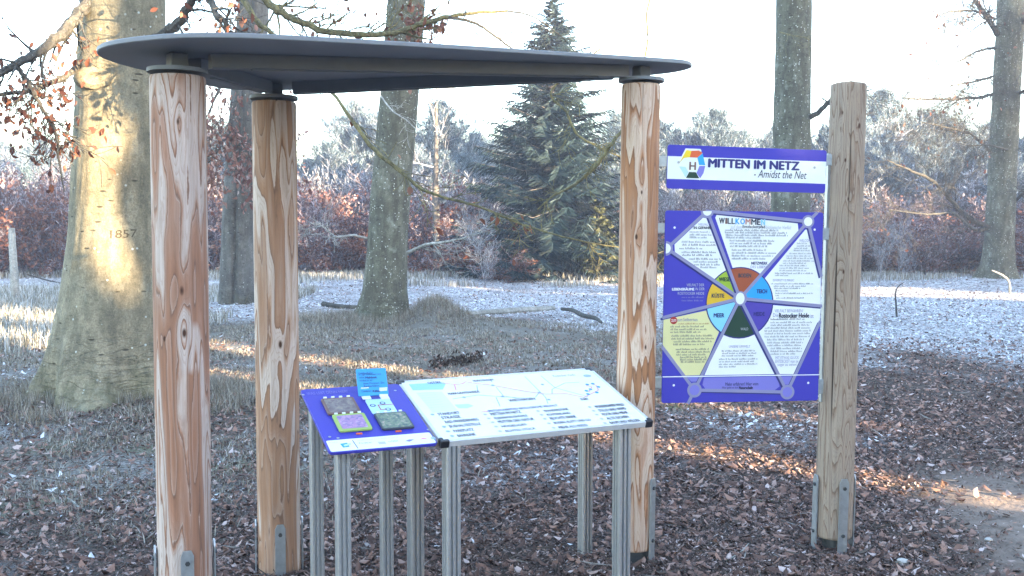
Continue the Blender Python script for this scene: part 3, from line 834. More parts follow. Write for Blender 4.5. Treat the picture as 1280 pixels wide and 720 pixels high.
for k, (pp, rr, tw) in enumerate((([P(1236, 284, 27), P(1210, 272, 26.4), P(1186, 248, 26), P(1166, 226, 25.6), P(1140, 214, 25.3), P(1108, 200, 25)], [.10, .085, .07, .055, .04, .02], 24),
                                  ([P(1232, 285, 27), P(1222, 288, 26.5), P(1208, 280, 26), P(1190, 266, 25.7), P(1160, 268, 25.4), P(1110, 262, 25)], [.08, .06, .05, .04, .03, .012], 18),
                                  ([P(1246, 42, 27), P(1238, 28, 26.6), P(1224, 8, 26.3), P(1210, -14, 26)], [.11, .09, .08, .07], 16),
                                  ([P(1240, 118, 27), P(1222, 122, 26.2), P(1190, 124, 25.6), P(1150, 124, 25), P(1128, 122, 24.6)], [.06, .05, .04, .03, .012], 34),
                                  ([P(1240, 96, 27), P(1226, 100, 26.2), P(1206, 104, 25.6), P(1184, 108, 25.2)], [.05, .04, .03, .012], 26),
                                  ([P(1244, 24, 27), P(1220, 14, 26.2), P(1192, 14, 25.6), P(1172, 20, 25)], [.05, .04, .03, .012], 24),
                                  ([P(1244, 60, 27), P(1222, 64, 26), P(1200, 76, 25.4), P(1176, 84, 25)], [.05, .035, .025, .01], 22),
                                  ([P(1238, 190, 27), P(1214, 168, 26), P(1186, 160, 25.4), P(1150, 152, 25)], [.06, .045, .03, .01], 26),
                                  ([P(1270, 120, 27), P(1284, 112, 26.5), P(1305, 112, 26)], [.06, .05, .03], 22),
                                  ([P(1270, 30, 27), P(1290, 22, 26.5), P(1310, 30, 26)], [.06, .05, .03], 20),
                                  ([P(1270, 250, 27), P(1288, 236, 26.5), P(1310, 228, 26)], [.06, .05, .03], 18),
                                  ([P(1266, 190, 27), P(1240, 182, 26.2), P(1212, 182, 25.8), P(1196, 178, 25.5)], [.04, .03, .02, .01], 20))):
    limb(right, pp, [q * .75 for q in rr], mat='limb', leaves=(20 if k in (3, 4, 5, 6) else 10), twigs=tw, seed=40 + k, twl=.95, leafsize=.10, rng_t=(.1, 1), lvl=2, droop=.9)
limb(lichen, [P(510, 316, 15.7), P(532, 306, 15.4), P(552, 303, 15.2), P(578, 298, 15), P(604, 290, 14.8)], [.028, .024, .02, .014, .006], mat='pale_wood', twigs=12, seed=61, twl=.5)
limb(lichen, [P(458, 298, 15.7), P(440, 294, 15.5), P(420, 296, 15.3), P(405, 284, 15.1), P(395, 280, 15)], [.022, .018, .015, .012, .005], mat='pale_wood', twigs=14, seed=62, twl=.35)
limb(lichen, [P(476, 120, 15.6), P(490, 138, 15.2), P(508, 150, 15.0), P(522, 164, 14.9)], [.014, .011, .009, .005], mat='pale_wood', twigs=4, seed=63, twl=.4)
limb(lichen, [P(486, 26, 15.6), P(500, 40, 15.2), P(518, 32, 15.0), P(532, 22, 14.9)], [.012, .011, .009, .005], leaves=60, twigs=14, seed=64, twl=.5, leafsize=.14)
for k, (pp, lv) in enumerate((([P(296, 130, 18.2), P(282, 170, 17.6), P(270, 192, 17.2), P(258, 206, 17)], 420), ([P(312, 110, 18.2), P(318, 160, 17.5), P(316, 196, 17.2), P(322, 214, 17)], 460),
                              ([P(300, 60, 18.2), P(270, 120, 17.4), P(262, 140, 17.2), P(255, 150, 17)], 160), ([P(318, 20, 18.2), P(312, 40, 17.4), P(330, 52, 17.2), P(345, 60, 17)], 160),
                              ([P(310, 90, 18.2), P(300, 122, 17.5), P(290, 138, 17.2), P(286, 160, 17)], 200))):
    limb(fork, pp, [.03, .022, .016, .008], leaves=lv, twigs=22, seed=70 + k, twl=.75, leafsize=.10, leafmat='copperf', droop=1.2)

# ------------------------------------------------------------------ shelter: three round posts, plate roof
def straps(post, ang0, n, r, z0, z1, w=.045):
    for k in range(n):
        a = ang0 + 2 * math.pi * k / n
        m = Matrix.Rotation(a, 3, 'Z')
        b = MB(); hw = w / 2; t = .003
        prof = [(-hw, z0), (hw, z0), (hw, z1 - .02), (hw * .6, z1), (-hw * .6, z1), (-hw, z1 - .02)]
        for yy in (-t, t): b.v += [tuple(m @ V3((p[0], -(r + .008) + yy, p[1]))) for p in prof]
        b.f += [(0, 1, 2, 3, 4, 5), (11, 10, 9, 8, 7, 6)] + [(i, i + 6, (i + 1) % 6 + 6, (i + 1) % 6) for i in range(6)]
        o = b.build('steel_strap', M['galv'], post)
        # bolts belong to the strap's own mesh level: small heads proud of it
        q = MB()
        for zz in (z1 - .045, z0 + (z1 - z0) * .42):
            c = m @ V3((0, -(r + .014), zz))
            pts = [c + (m @ V3((math.cos(j * 1.0472) * .009, -.004, math.sin(j * 1.0472) * .009))) for j in range(6)]
            base = [c + (m @ V3((math.cos(j * 1.0472) * .009, .004, math.sin(j * 1.0472) * .009))) for j in range(6)]
            q.add(pts + base, [(0, 1, 2, 3, 4, 5)] + [(j, j + 6, (j + 1) % 6 + 6, (j + 1) % 6) for j in range(6)])
        tag(q.build('bolt_heads', M['shoe'], post), kind='stuff')


def log_post(top, bot, rt, rb, mat, thing, seed, gap=.06, name='post', wob=.02, rough_top=0.0):
    ax = (top - bot).normalized()
    bot = bot + ax * ((gap - bot.z) / ax.z)
    L = (top - bot).length
    n, nr = 56, 44
    zz = np.concatenate([[0, .004], np.linspace(.012, L - .012, nr), [L - .004, L]])
    sh = np.ones(len(zz)); sh[0] = .94; sh[1] = .985; sh[-1] = .955; sh[-2] = .985
    th = np.arange(n) * 2 * np.pi / n
    Z, T = np.meshgrid(zz, th, indexing='ij')
    Rr = (rb + (rt - rb) * Z / L) * sh[:, None] * (1 + wob * (fbm(np.cos(T) * 1.2 + seed, np.sin(T) * 1.2, seed, 3, Z * .8) - .5)
                                                 + wob * .5 * (fbm(np.cos(T) * 5 + seed, np.sin(T) * 5, seed + 3, 2, Z * .6) - .5))
    Zt = Z + (Z > L - .03) * rough_top * (fbm(np.cos(T) * 2, np.sin(T) * 2, seed + 9, 3) - .5)
    V = np.stack([Rr * np.cos(T), Rr * np.sin(T), Zt], -1).reshape(-1, 3)
    m = len(zz)
    i = (np.arange(m - 1)[:, None] * n + np.arange(n)[None]); j = (np.arange(m - 1)[:, None] * n + (np.arange(n)[None] + 1) % n)
    F = np.stack([i, j, j + n, i + n], -1).reshape(-1, 4)
    b = MB(); b.v = [tuple(v) for v in V]; b.f = [tuple(int(q) for q in f) for f in F] + [tuple(range(n - 1, -1, -1)), tuple((m - 1) * n + k for k in range(n))]
    o = b.build(name, mat, thing, True)
    o.data.materials.append(M['endgrain'])
    for pl in o.data.polygons[-2:]: pl.material_index = 1
    X = V3((1, 0, 0)); X = (X - ax * X.dot(ax)).normalized(); Yv = ax.cross(X)
    mt = Matrix.Identity(4)
    for k, a in enumerate((X, Yv, ax)): mt.col[k] = (*a, 0)
    mt.col[3] = (*bot, 1)
    o.matrix_local = (thing.matrix_world.inverted() if thing else Matrix()) @ mt
    o['L'] = L
    return o


sh_loc = V3((-.5, 4.2, 0))
shelter = empty('shelter', sh_loc)
bpy.context.view_layer.update()
tag(shelter, 'open shelter of three debarked round posts carrying a flat dark rounded roof plate', 'shelter')
pA, pB, pC = P(222, 96, 3.6), P(342.5, 128, 4.45), P(801.5, 106, 4.6)
posts = [log_post(pA, P(231.5, 720, 3.6), .0965, .0955, M['wood_a'], shelter, 1),
         log_post(pB, P(349.5, 720, 4.45), .0965, .0945, M['wood_b'], shelter, 5, -.10),
         log_post(pC, P(791, 682, 4.6), .0870, .0905, M['wood_c'], shelter, 9)]
for o, a, r in zip(posts, (.4, .28, .95), (.0955, .0945, .0905)):
    o.select_set(False)
    straps(o, a, 4, r, -.16, .34)
    MB().tube([(0, 0, -.052), (0, 0, -.004)], .074, 20).build('post_shoe', M['shoe'], o)
    L = o['L']
    MB().tube([(0, 0, L + .001), (0, 0, L + .030)], .045, 20).build('stud', M['shoe'], o)
    MB().tube([(0, 0, L + .012), (0, 0, L + .026)], .1 + .004, 40).build('cap_plate', M['beam'], o)
nrm = (pB - pA).cross(pC - pA).normalized()
if nrm.z < 0: nrm = -nrm
RO = pA + V3((0, 0, .083))
outl = [(-1.15, 3.335), (-1.03, 3.352), (-.84, 3.435), (-.41, 3.725), (.2, 4.165), (.68, 4.515), (.79, 4.61), (.835, 4.70), (.84, 4.77), (.80, 4.85), (.72, 4.905), (.58, 4.925), (.2, 4.88), (-.4, 4.79),
        (-.95, 4.705), (-1.13, 4.66), (-1.25, 4.58), (-1.31, 4.47), (-1.37, 4.2), (-1.44, 3.85), (-1.462, 3.68), (-1.455, 3.555), (-1.40, 3.44), (-1.30, 3.37)]
cl = [V3((x, y, 0)) for x, y in outl]
sm, _ = spline(cl + [cl[0]], [0] * (len(cl) + 1), 4)
sm = sm[:-1]


def roofz(x, y, off=0.0): return RO.z + off - (nrm.x * (x - RO.x) + nrm.y * (y - RO.y)) / nrm.z


b = MB()
n = len(sm)
cx0, cy0 = -.4, 4.2
for ins, off in ((.004, 0.0), (0, .003), (0, .015), (.004, .018)):
    for p in sm:
        d = V3((cx0 - p.x, cy0 - p.y, 0)).normalized() * ins
        b.v.append((p.x + d.x, p.y + d.y, roofz(p.x, p.y, off)))
for k in range(3):
    for j in range(n): b.f.append((k * n + j, k * n + (j + 1) % n, k * n + n + (j + 1) % n, k * n + n + j))
b.f += [tuple(range(n - 1, -1, -1)), tuple(3 * n + k for k in range(n))]
b.build('roof_panel', M['roof'], shelter, False, sh_loc)


def beam(a, c, w, h, ext=.07):
    a = V3((a.x, a.y, roofz(a.x, a.y) - .001)); c = V3((c.x, c.y, roofz(c.x, c.y) - .001))
    d = (c - a).normalized(); a = a - d * ext; c = c + d * ext
    s = d.cross(V3((0, 0, 1))).normalized(); u = s.cross(d)
    b = MB(); rot = Matrix((s, d, u)).transposed()
    b.box((a + c) / 2 - u * (h / 2), (w, (c - a).length, h), rot)
    # slot along the lower face of the hollow section
    b.box((a + c) / 2 - u * (h + .0022), (w * .34, (c - a).length - .3, .004), rot)
    return b.build('beam', M['beam'], shelter, False, sh_loc)


beam(pA + (pC - pA) * .055, pC - (pC - pA) * .045, .060, .050, .0)
beam(pA + (pB - pA) * .14, pB - (pB - pA) * .10, .060, .050, .0)
beam(pB + (pC - pB) * .05, pC - (pC - pB) * .08, .060, .050, .0)
for p, o in zip((pA, pB, pC), posts):      # head blocks bolted between plate and roof
    MB().box(V3((p.x, p.y, roofz(p.x, p.y) - .0265)), (.062, .062, .047), Matrix.Rotation(.6, 3, 'Z'), .004).build('head_block', M['beam'], shelter, False, sh_loc)

# ------------------------------------------------------------------ printed surfaces
DG = []
BAR = random.Random(4)


class Surf:
    """a board plane; art is laid out by where the marks sit on the real board and drawn in board metres"""
    def __init__(s, O, U, V):
        s.m = frame(O, U, V); s.i = s.m.inverted()
        s.N = V3(s.m.col[2][:3]); s.O = V3(O); s.board = None

    def q(s, px, py):
        d = ray(px, py); e = V3((0, 0, EYE)); t = (s.O - e).dot(s.N) / d.dot(s.N)
        l = s.i @ (e + d * t)
        return (l.x, l.y)

    def poly(s, name, pts, mat, z, raw=False):
        pts = pts if raw else [s.q(*p) for p in pts]
        a = sum(pts[i][0] * pts[(i + 1) % len(pts)][1] - pts[(i + 1) % len(pts)][0] * pts[i][1] for i in range(len(pts)))
        if a < 0: pts = pts[::-1]
        return MB().flat(pts, z).build(name, mat, s.board)

    def strokes(s, name, lines, w, mat, z):
        b = MB()
        for ln in lines:
            q = [V3((*s.q(*p), 0)) for p in ln]
            for i in range(len(q) - 1):
                d = (q[i + 1] - q[i]).normalized(); n = V3((-d.y, d.x, 0)) * w / 2
                dz = z + .00002 * (i % 3) + .00007 * (len(b.f) % 5)
                b.flat([q[i] - n - d * w * .2, q[i + 1] - n + d * w * .2, q[i + 1] + n + d * w * .2, q[i] + n - d * w * .2], dz)
        return tag(b.build(name, mat, s.board), kind='stuff')

    def disc(s, name, c, r, mat, z, ry=None, n=28):
        c = s.q(*c); ry = ry or r
        return MB().flat([(c[0] + math.cos(2 * math.pi * k / n) * r, c[1] + math.sin(2 * math.pi * k / n) * ry) for k in range(n)], z).build(name, mat, s.board)

    def text(s, txt, box, mat, z=.0022, bold=0.0, shear=0.0, name='lettering'):
        cu = bpy.data.curves.new('txt', 'FONT'); cu.body = txt; cu.size = 1.0; cu.shear = shear; cu.resolution_u = 2
        o = bpy.data.objects.new('txt', cu); COL.objects.link(o)
        DG.append((s, o, box, mat, z, name, bold))

    def bars(s, name, rows, h, mat, z=.0021, bold=False):
        """lines of print too small to read: one small mark per letter"""
        b = MB()
        for (x0, x1, y) in rows:
            a, e = s.q(x0, y), s.q(x1, y); e = (e[0], a[1])
            W = e[0] - a[0]; u = 0.0
            cw = h * .62
            wl = BAR.randint(3, 9)
            while u < W - cw:
                if wl <= 0:
                    u += cw * .8; wl = BAR.randint(2, 10); continue
                hh = h * (.62 if BAR.random() < .62 else 1.0)
                st = cw * (BAR.uniform(.30, .46) if not bold else BAR.uniform(.6, .78))
                v = a[1] + (e[1] - a[1]) * u / W
                b.flat([(a[0] + u, v), (a[0] + u + st, v), (a[0] + u + st, v + hh), (a[0] + u, v + hh)], z)
                u += cw * .86; wl -= 1
        return tag(b.build(name, mat, s.board), kind='stuff')


def flush_text():
    bpy.context.view_layer.update()
    dg = bpy.context.evaluated_depsgraph_get()
    for s, o, box, mat, z, name, bold in DG:
        me = bpy.data.meshes.new_from_object(o.evaluated_get(dg))
        me.name = name
        co = np.empty(len(me.vertices) * 3, np.float32); me.vertices.foreach_get('co', co); co = co.reshape(-1, 3)
        mn, mx = co.min(0), co.max(0)
        x0, y0, x1, y1 = box
        a, e = s.q(x0, y1), s.q(x1, y1); tp = s.q(x0, y0); e = (e[0], a[1])
        co[:, 0] = a[0] + (co[:, 0] - mn[0]) / (mx[0] - mn[0]) * (e[0] - a[0])
        co[:, 1] = a[1] + (co[:, 1] - mn[1]) / (mx[1] - mn[1]) * (tp[1] - a[1]) + (co[:, 0] - a[0]) / (e[0] - a[0]) * (e[1] - a[1])
        co[:, 2] = z
        if bold:                                         # heavy type: the strokes thickened sideways and upwards
            hh_ = abs(tp[1] - a[1]); n_ = len(co); fs = [tuple(p.vertices) for p in me.polygons]
            Vb, Fb = [], []
            for i_, (dx, dy) in enumerate(((0, 0), (1, 0), (-1, 0), (0, .6), (0, -.6))):
                Vb.append(co + np.array([dx * hh_ * bold * 1.6, dy * hh_ * bold * 1.6, i_ * .00003])); Fb += [tuple(q + i_ * n_ for q in f) for f in fs]
            me = bpy.data.meshes.new(name); me.from_pydata([tuple(v) for v in np.concatenate(Vb).tolist()], [], Fb)
        else:
            me.vertices.foreach_set('co', co.ravel())
        me.materials.clear(); me.materials.append(mat); me.update()
        link(name, me, mat, s.board)
        bpy.data.objects.remove(o)
    DG.clear()


def rrect(x0, y0, x1, y1, r, k=5):
    o = []
    for cx, cy, a0 in ((x1 - r, y0 + r, -90), (x1 - r, y1 - r, 0), (x0 + r, y1 - r, 90), (x0 + r, y0 + r, 180)):
        for i in range(k + 1):
            a = R_(a0 + 90 * i / k); o.append((cx + r * math.cos(a), cy + r * math.sin(a)))
    return o


def mount(s, thing, name, outline, t, mat, bevel=.0008):
    b = MB().prism(outline, -t, 0.0, bevel)
    o = b.build(name, mat, thing)
    o.matrix_local = thing.matrix_world.inverted() @ s.m
    s.board = o
    return o


YL, YR = 4.60, 4.72
# ---- header board
hs = Surf(P(833, 235.5, YL), P(1031, 241.5, YR) - P(833, 235.5, YL), P(834, 180.5, YL) - P(833, 235.5, YL))
head = empty('header_sign', V3((1.07, 4.66, 0)))
info = empty('information_panel', V3((1.07, 4.66, 0)))
ist = Surf(P(827, 504, YL), P(1022.5, 500.5, YR) - P(827, 504, YL), P(833, 263, YL) - P(827, 504, YL))
bpy.context.view_layer.update()
tag(head, 'long blue and white name board with a coloured web emblem, above the big panel', 'sign')
w_, h_ = hs.q(1031.5, 241)[0], hs.q(834, 180.5)[1]
mount(hs, head, 'board', rrect(0, 0, w_, h_, .012), .006, M['p_blue'])
a, e = hs.q(834, 223.5)[1], hs.q(834, 195)[1]
hs.poly('white_band', [(.0015, a), (w_ - .0015, a), (w_ - .0015, e), (.0015, e)], M['p_white'], .0008, True)
hx, hy = hs.q(865.5, 207)
K = .0037
# web emblem: six coloured fields round a white disc
ring = [(-17.5, 15.5), (-6, 20), (13, 17.5), (17, -.5), (10, -20), (-8, -20), (-17, -3)]
em = [((-11.5, 9), (-17.5, 2), (-8.5, 19), (-2, 18.2), (-4, 10), 'yellow'),
      ((-2, 18.2), (8.5, 19), (12.5, 16), (6, 10), (-4, 10), 'orange'),
      ((12.5, 16), (16.5, 1), (8.5, 1), (6, 10), (7, 11), 'azure'),
      ((16.5, 0), (14.5, -9), (10.5, -15.5), (5.5, -9), (9, 0), 'lav'),
      ((9.5, -15.5), (-8, -15.5), (-4, -8), (4, -8), (5, -8.5), 'dgreen'),
      ((-8.5, -15), (-17, -1.5), (-9, -2), (-6, -7), (-5, -8), 'cardl')]
hs.poly('emblem_ground', [(hx + x * K * 1.07, hy + y * K * 1.07) for x, y in ((-18, 1), (-9, 19.5), (9, 19.5), (17, 1), (10.5, -16), (-9, -16))], M['p_white'], .0011, True)
for it in em:
    hs.poly('emblem_field', [(hx + x * K, hy + y * K) for x, y in it[:5]], M['p_' + it[5]], .0014, True)
hs.disc('emblem_disc', (865.5, 207), .030, M['p_white'], .0018)
for x, y in ((-9, 19.5), (9.5, 19), (10, -16.5), (-9, -15.5), (17.5, .5), (-18, 1.5)):
    MB().flat([(hx + x * K + math.cos(k * .785) * .0048, hy + y * K + math.sin(k * .785) * .0048) for k in range(8)], .002).build('emblem_knot', M['p_white'], hs.board)
hs.text('H', (861.6, 202.5, 869.3, 212.2), M['p_brown'], bold=.03)
hs.text('MITTEN IM NETZ', (885.5, 198.5, 998.5, 208.8), M['p_navy'], bold=.055)
hs.text('- Amidst the Net', (942, 212.0, 1008, 221.8), M['p_ink'], shear=.28)
hs.disc('screw_head', (1018, 209.5), .006, M['galv'], .002); hs.disc('screw_head', (848, 203), .006, M['galv'], .002)

# ---- big panel
tag(info, 'tall blue printed panel of white fields in a grey web around a coloured wheel', 'sign')
w2, h2 = ist.q(1022.5, 500.5)[0], ist.q(833, 263)[1]
mount(ist, info, 'board', rrect(0, 0, w2, h2, .012), .006, M['p_blue'])
PW = .0019
fields = {
    'white_field': [[(878.7, 272), (887, 273.7), (910.5, 337), (891, 350), (843.7, 317), (843, 305.6)],
                    [(897, 266.4), (997, 279.3), (998, 287.7), (951.5, 345), (917.5, 340), (894, 272)],
                    [(1006.6, 287), (1013.4, 287), (1026, 339), (1025.8, 380.5), (940, 376.5), (941, 366)],
                    [(940, 379.5), (1025.8, 385.7), (1024.5, 402), (992.5, 467.6), (973, 467.6), (936, 390)],
                    [(906, 410), (944, 410), (971.5, 467.6), (880.5, 469)]],
    'yellow_field': [[(829.3, 399.8), (883, 388), (905, 400), (876.5, 469), (857, 469.5), (828.3, 431)]],
    'lavender_field': [[(880, 472), (971.5, 470.5), (974.5, 483), (968, 488), (882, 486.5), (878, 481)],
                       [(858.5, 471.5), (875, 471), (872, 477), (864, 477)], [(975, 470.5), (992, 470.3), (986.5, 480.5), (979.5, 480.5)]],
}
hub = (925, 373)
for nm, lst in fields.items():
    for pts in lst:
        ist.poly(nm, pts, M['p_' + dict(white_field='white', yellow_field='cream', lavender_field='lav')[nm]], .0005)
# web shadow and web strands
N1, N2, N3, N4, N5, N6, N7 = (884, 263.8), (1010, 277), (1027, 382.5), (984, 490), (868, 487.5), (828.5, 397), (833.5, 310.5)
sp = [[hub, n_] for n_ in (N1, N2, N3, N4, N5, N6, N7)]
outer = [[N7, N1], [N1, N2], [N2, (1026.5, 345)], [(1025, 402), N4], [N4, N5], [N5, (828, 434)], [N5, (860, 504)], [N2, (1021, 266)]]
off = lambda ls: [[(p[0] - 2.4, p[1] + 2.0) for p in l] for l in ls]
# wheel sectors
wc = (924.5, 378.5)
cu_, cv_ = ist.q(*wc); ru = ist.q(965.8, 378.5)[0] - cu_; rv = ist.q(924.5, 334.5)[1] - cv_
hu = ist.q(*hub)


def wang(n_):
    q = ist.q(*n_); return math.atan2((q[1] - hu[1]) / 1, q[0] - hu[0])


ang = [wang(n_) for n_ in (N1, N2, N3, N4, N5, N6, N7)]
cols = ['rust', 'azure', 'purple', 'dgreen', 'aqua', 'amber', 'lime']


def rimpt(a):
    # where the ray from the hub at angle a meets the wheel's rim
    dx, dy = math.cos(a), math.sin(a); ox, oy = hu[0] - cu_, hu[1] - cv_
    A = (dx / ru) ** 2 + (dy / rv) ** 2; B = 2 * (ox * dx / ru ** 2 + oy * dy / rv ** 2); Cc = (ox / ru) ** 2 + (oy / rv) ** 2 - 1
    t = (-B + math.sqrt(B * B - 4 * A * Cc)) / (2 * A)
    return (hu[0] + dx * t, hu[1] + dy * t)


for k in range(7):
    a0, a1 = ang[k], ang[(k + 1) % 7]
    while a1 > a0: a1 -= 2 * math.pi
    arc = [rimpt(a0 + (a1 - a0) * i / 10) for i in range(11)]
    ist.poly('wheel_sector', [hu] + arc, M['p_' + cols[k]], .0008, True)
b = MB()
for k in range(48):
    p, q = rimpt(k * math.pi / 24), rimpt((k + 1) * math.pi / 24)
    f = lambda v, s: (hu[0] + (v[0] - hu[0]) * s, hu[1] + (v[1] - hu[1]) * s)
    b.flat([f(p, .985), f(q, .985), f(q, 1.02), f(p, 1.02)][::-1], .0010)
b.build('wheel_rim', M['p_navy'], ist.board)
ist.strokes('web_shade', off(sp + outer[:5]), .010, M['p_navy'], .0010)
ist.strokes('web_strands', sp + outer, .0150, M['p_grey'], .0013)
for n_, r in ((N2, .026), (N4, .030), (N5, .030)):
    ist.disc('web_knot', n_, r * 1.18, M['p_grey'], .0016)
    ist.disc('web_knot', n_, r * .80, M['p_white' if n_ == N2 else 'p_lav'], .0019)
ist.disc('web_knot', hub, .034, M['p_grey'], .0016)
ist.disc('web_knot', hub, .0215, M['p_white'], .0019, .0275)


def halfdisc(c, r, a0, a1, mat, z):
    q = ist.q(*c)
    MB().flat([(q[0] + r * math.cos(R_(a0 + (a1 - a0) * k / 14)), q[1] + r * math.sin(R_(a0 + (a1 - a0) * k / 14))) for k in range(15)], z).build('web_knot', mat, ist.board)


halfdisc((884, 263.9), .032, 180, 360, M['p_grey'], .0016); halfdisc((884, 263.9), .021, 180, 360, M['p_white'], .0019)
halfdisc((832.2, 310.5), .034, -90, 90, M['p_grey'], .0016); halfdisc((832.2, 310.5), .023, -90, 90, M['p_white'], .0019)
ist.strokes('white_rule', [[(828.3, 471), (1023.5, 468.3)]], .0045, M['p_white'], .0024)
for p in ((843, 284.5), (842, 481.5), (1010, 478.5), (1018, 287)): ist.disc('screw_head', p, .0055, M['p_white'], .0026, n=10)
x = 898.8
wid = (8.8, 2.6, 5.2, 5.2, 6.6, 7.2, 8.0, 8.2, 5.2, 6.2)
wcol = ('dark', 'brown', 'dark', 'dark', 'azure', 'azure', 'cream2', 'dark', 'ink', 'aqua')
tot = sum(wid) + 9 * 0.9
for ch, ww, wc_ in zip('WILLKOMMEN', wid, wcol):
    k = 57.4 / tot
    y0 = 272.3 + (x - 898.8) * .036
    ist.text(ch, (x, y0, x + ww * k * .92, y0 + 7.0), M['p_' + wc_], bold=.03)
    x += (ww + .9) * k
ist.text('auf dem', (913, 281, 927, 286.4), M['p_lgrey'], shear=.25)
ist.text('Entdeckerpfad', (928, 281.2, 956, 286.2), M['p_ink'], bold=.012)
ist.text('biologische Vielfalt', (957.2, 281.6, 989, 287.8), M['p_lgrey'], shear=.25)
ist.text('NETZWERK', (939, 327.2, 959.2, 330.6), M['p_navy'], bold=.03)
ist.text('DES LEBENS', (938, 332.0, 959.5, 335.2), M['p_fade'])
ist.text('VIELFALT', (872.5, 279.0, 887, 282.0), M['p_fade'])
ist.text('IN GEFAHR!', (867, 282.9, 888.6, 286.2), M['p_ink'], bold=.03)
ist.text('VIELFALT DER', (858, 354.4, 880, 357.8), M['p_lgrey'])
ist.text('LEBENSRÄUME', (840, 359.2, 867.5, 363.0), M['p_white'], bold=.035)
ist.text('IN DER', (869, 359.4, 880.5, 362.8), M['p_lgrey'])
ist.text('ROSTOCKER HEIDE', (847, 365.0, 880, 368.4), M['p_lgrey'])
ist.bars('small_print', [(852, 880, 372.4), (852, 879, 376.6)], .0075, M['p_grey'])
ist.text('WIESE', (898.5, 346.6, 912, 351.6), M['p_dgreen'], bold=.03)
ist.text('BODEN', (923, 341.8, 938.5, 346.8), M['p_dark'], bold=.03)
ist.text('TEICH', (945.5, 361.6, 958.5, 366.6), M['p_navy'], bold=.03)
ist.text('KÜSTE', (889.5, 366.0, 905, 372.0), M['p_dark'], bold=.03)
ist.text('MEER', (892, 391.6, 905, 396.6), M['p_navy'], bold=.03)
ist.text('HEIDE', (942, 390.0, 955.5, 394.6), M['p_navy'], bold=.03)
ist.text('WALD', (925.5, 409.5, 935, 412.8), M['p_lgrey'])
ist.text('WELCOME', (998.8, 299.0, 1014, 302.4), M['p_fade'])
ist.text('DIVERSITY IS MAGIC', (966, 348.8, 992.5, 351.6), M['p_fade'])
ist.text('VIELFALT BEWAHREN!', (968, 386.6, 1003.5, 390.4), M['p_fade'])
ist.text('Die', (966, 391.6, 972.4, 396.2), M['p_fade'])
ist.text('Rostocker Heide', (973.6, 391.4, 1011, 397.2), M['p_ink'], bold=.03)
ist.text('ist', (1013, 392.4, 1016.6, 397.4), M['p_fade'])
ist.text('MIT ETWAS GLÜCK', (969, 444.6, 998.4, 448.8), M['p_fade'])
ist.text('ENTDECKST man sie', (969, 449.6, 997.6, 453.6), M['p_fade'])
ist.text('sogar zu sehen!', (971.6, 454.0, 996, 458.4), M['p_fade'])
ist.disc('red_spot', (842, 400.6), .0175, M['p_red'], .0012, n=18)
ist.text('zum', (839, 399.0, 845, 402.4), M['p_white'], z=.0024)
ist.text('Selbertun', (853.8, 397.2, 871.6, 401.4), M['p_fade'])
ist.text('zum', (846.6, 398.8, 852.6, 401.6), M['p_fade'])
ist.text('UNSERE UMWELT', (911, 431.6, 937.5, 434.6), M['p_fade'])
ist.text('Mehr erfahren! Hier vom', (906.5, 478.0, 947.5, 482.2), M['p_ink'])
ist.text('Hier geht es zur', (902.6, 483.0, 922.5, 486.6), M['p_ink'])
ist.text('Naturschule', (923.6, 482.8, 940.6, 486.4), M['p_ink'], bold=.03)
hh = .0092
ink = M['p_print']
rows = lambda lst: [(a, e, y) for a, e, y in lst]
ist.bars('small_print', rows([(862, 888.4, 290.8), (862, 890.6, 294.4), (862, 886, 297.8), (852, 895, 303.2), (852.5, 896, 307), (849, 878.5, 311.5), (852, 897, 316.2), (852.5, 891, 319.8), (861, 902.4, 324.6), (867, 899, 328.2), (867.5, 901, 331.8), (875.5, 896.5, 335.2)]), hh, ink)
ist.bars('small_print', rows([(906.2, 973.5, 288.6), (906, 984.6, 291.6), (907, 986.5, 294.8), (907, 952.5, 298.0), (912, 968.6, 301.8), (912, 966.5, 305.2), (912.2, 961.6, 308.8),
                              (914.6, 958.6, 313.4), (914.6, 971, 317.0), (914.6, 968, 320.6), (914.6, 957.5, 324.2)]), hh, ink)
ist.bars('small_print', rows([(996, 1009, 305), (996, 1015, 308.2), (992.6, 1010, 311.2), (992, 1013, 314.0), (986.6, 1015, 317.6), (983, 1013.5, 320.6), (983, 1019, 323.6), (978.6, 1019.5, 326.8), (978.4, 1009, 329.8), (974.4, 1009.4, 332.8), (974, 1012.6, 335.8), (974, 1008.8, 339.0), (968.6, 1016.8, 342.4), (968.6, 986, 345.0)]), hh * .8, ink)
ist.bars('small_print', rows([(963.5, 1018, 355.4), (967, 1007.6, 358.4), (967.4, 1001.4, 361.2), (969, 985, 364.2), (969, 1017, 367.4), (969, 974.4, 370.2), (970, 1005.2, 373.2)]), hh * .75, ink)
ist.bars('small_print', rows([(963, 981, 400), (963, 1007.6, 400.0), (963, 1016.8, 404.0), (963.2, 1012, 407.4), (956, 1014.6, 411.0), (955.6, 1013.6, 414.6), (955.8, 1012.6, 418.0), (955.6, 1012.4, 421.8), (958.8, 1005.8, 425.6), (958.8, 1004.6, 429.4), (958.6, 1002.8, 432.8), (963, 1003.6, 436.6), (963, 1003, 440.2), (963, 995.4, 443.4)]), hh * .95, ink)
ist.bars('small_print', rows([(848, 886, 405.4)]), hh * .7, M['p_rust'])
ist.bars('small_print', rows([(838, 880.6, 409.2), (838, 883.6, 412.8), (837.6, 876.6, 416.2), (839, 891, 420.8), (839, 893.6, 424.4), (842, 890.6, 428.0), (841.6, 881.4, 431.6), (844.6, 887, 437.6), (845.6, 888, 441.0), (845, 884, 444.4), (850, 884, 447.6), (850, 884, 450.6), (851, 882.6, 453.4)]), hh * .95, ink)
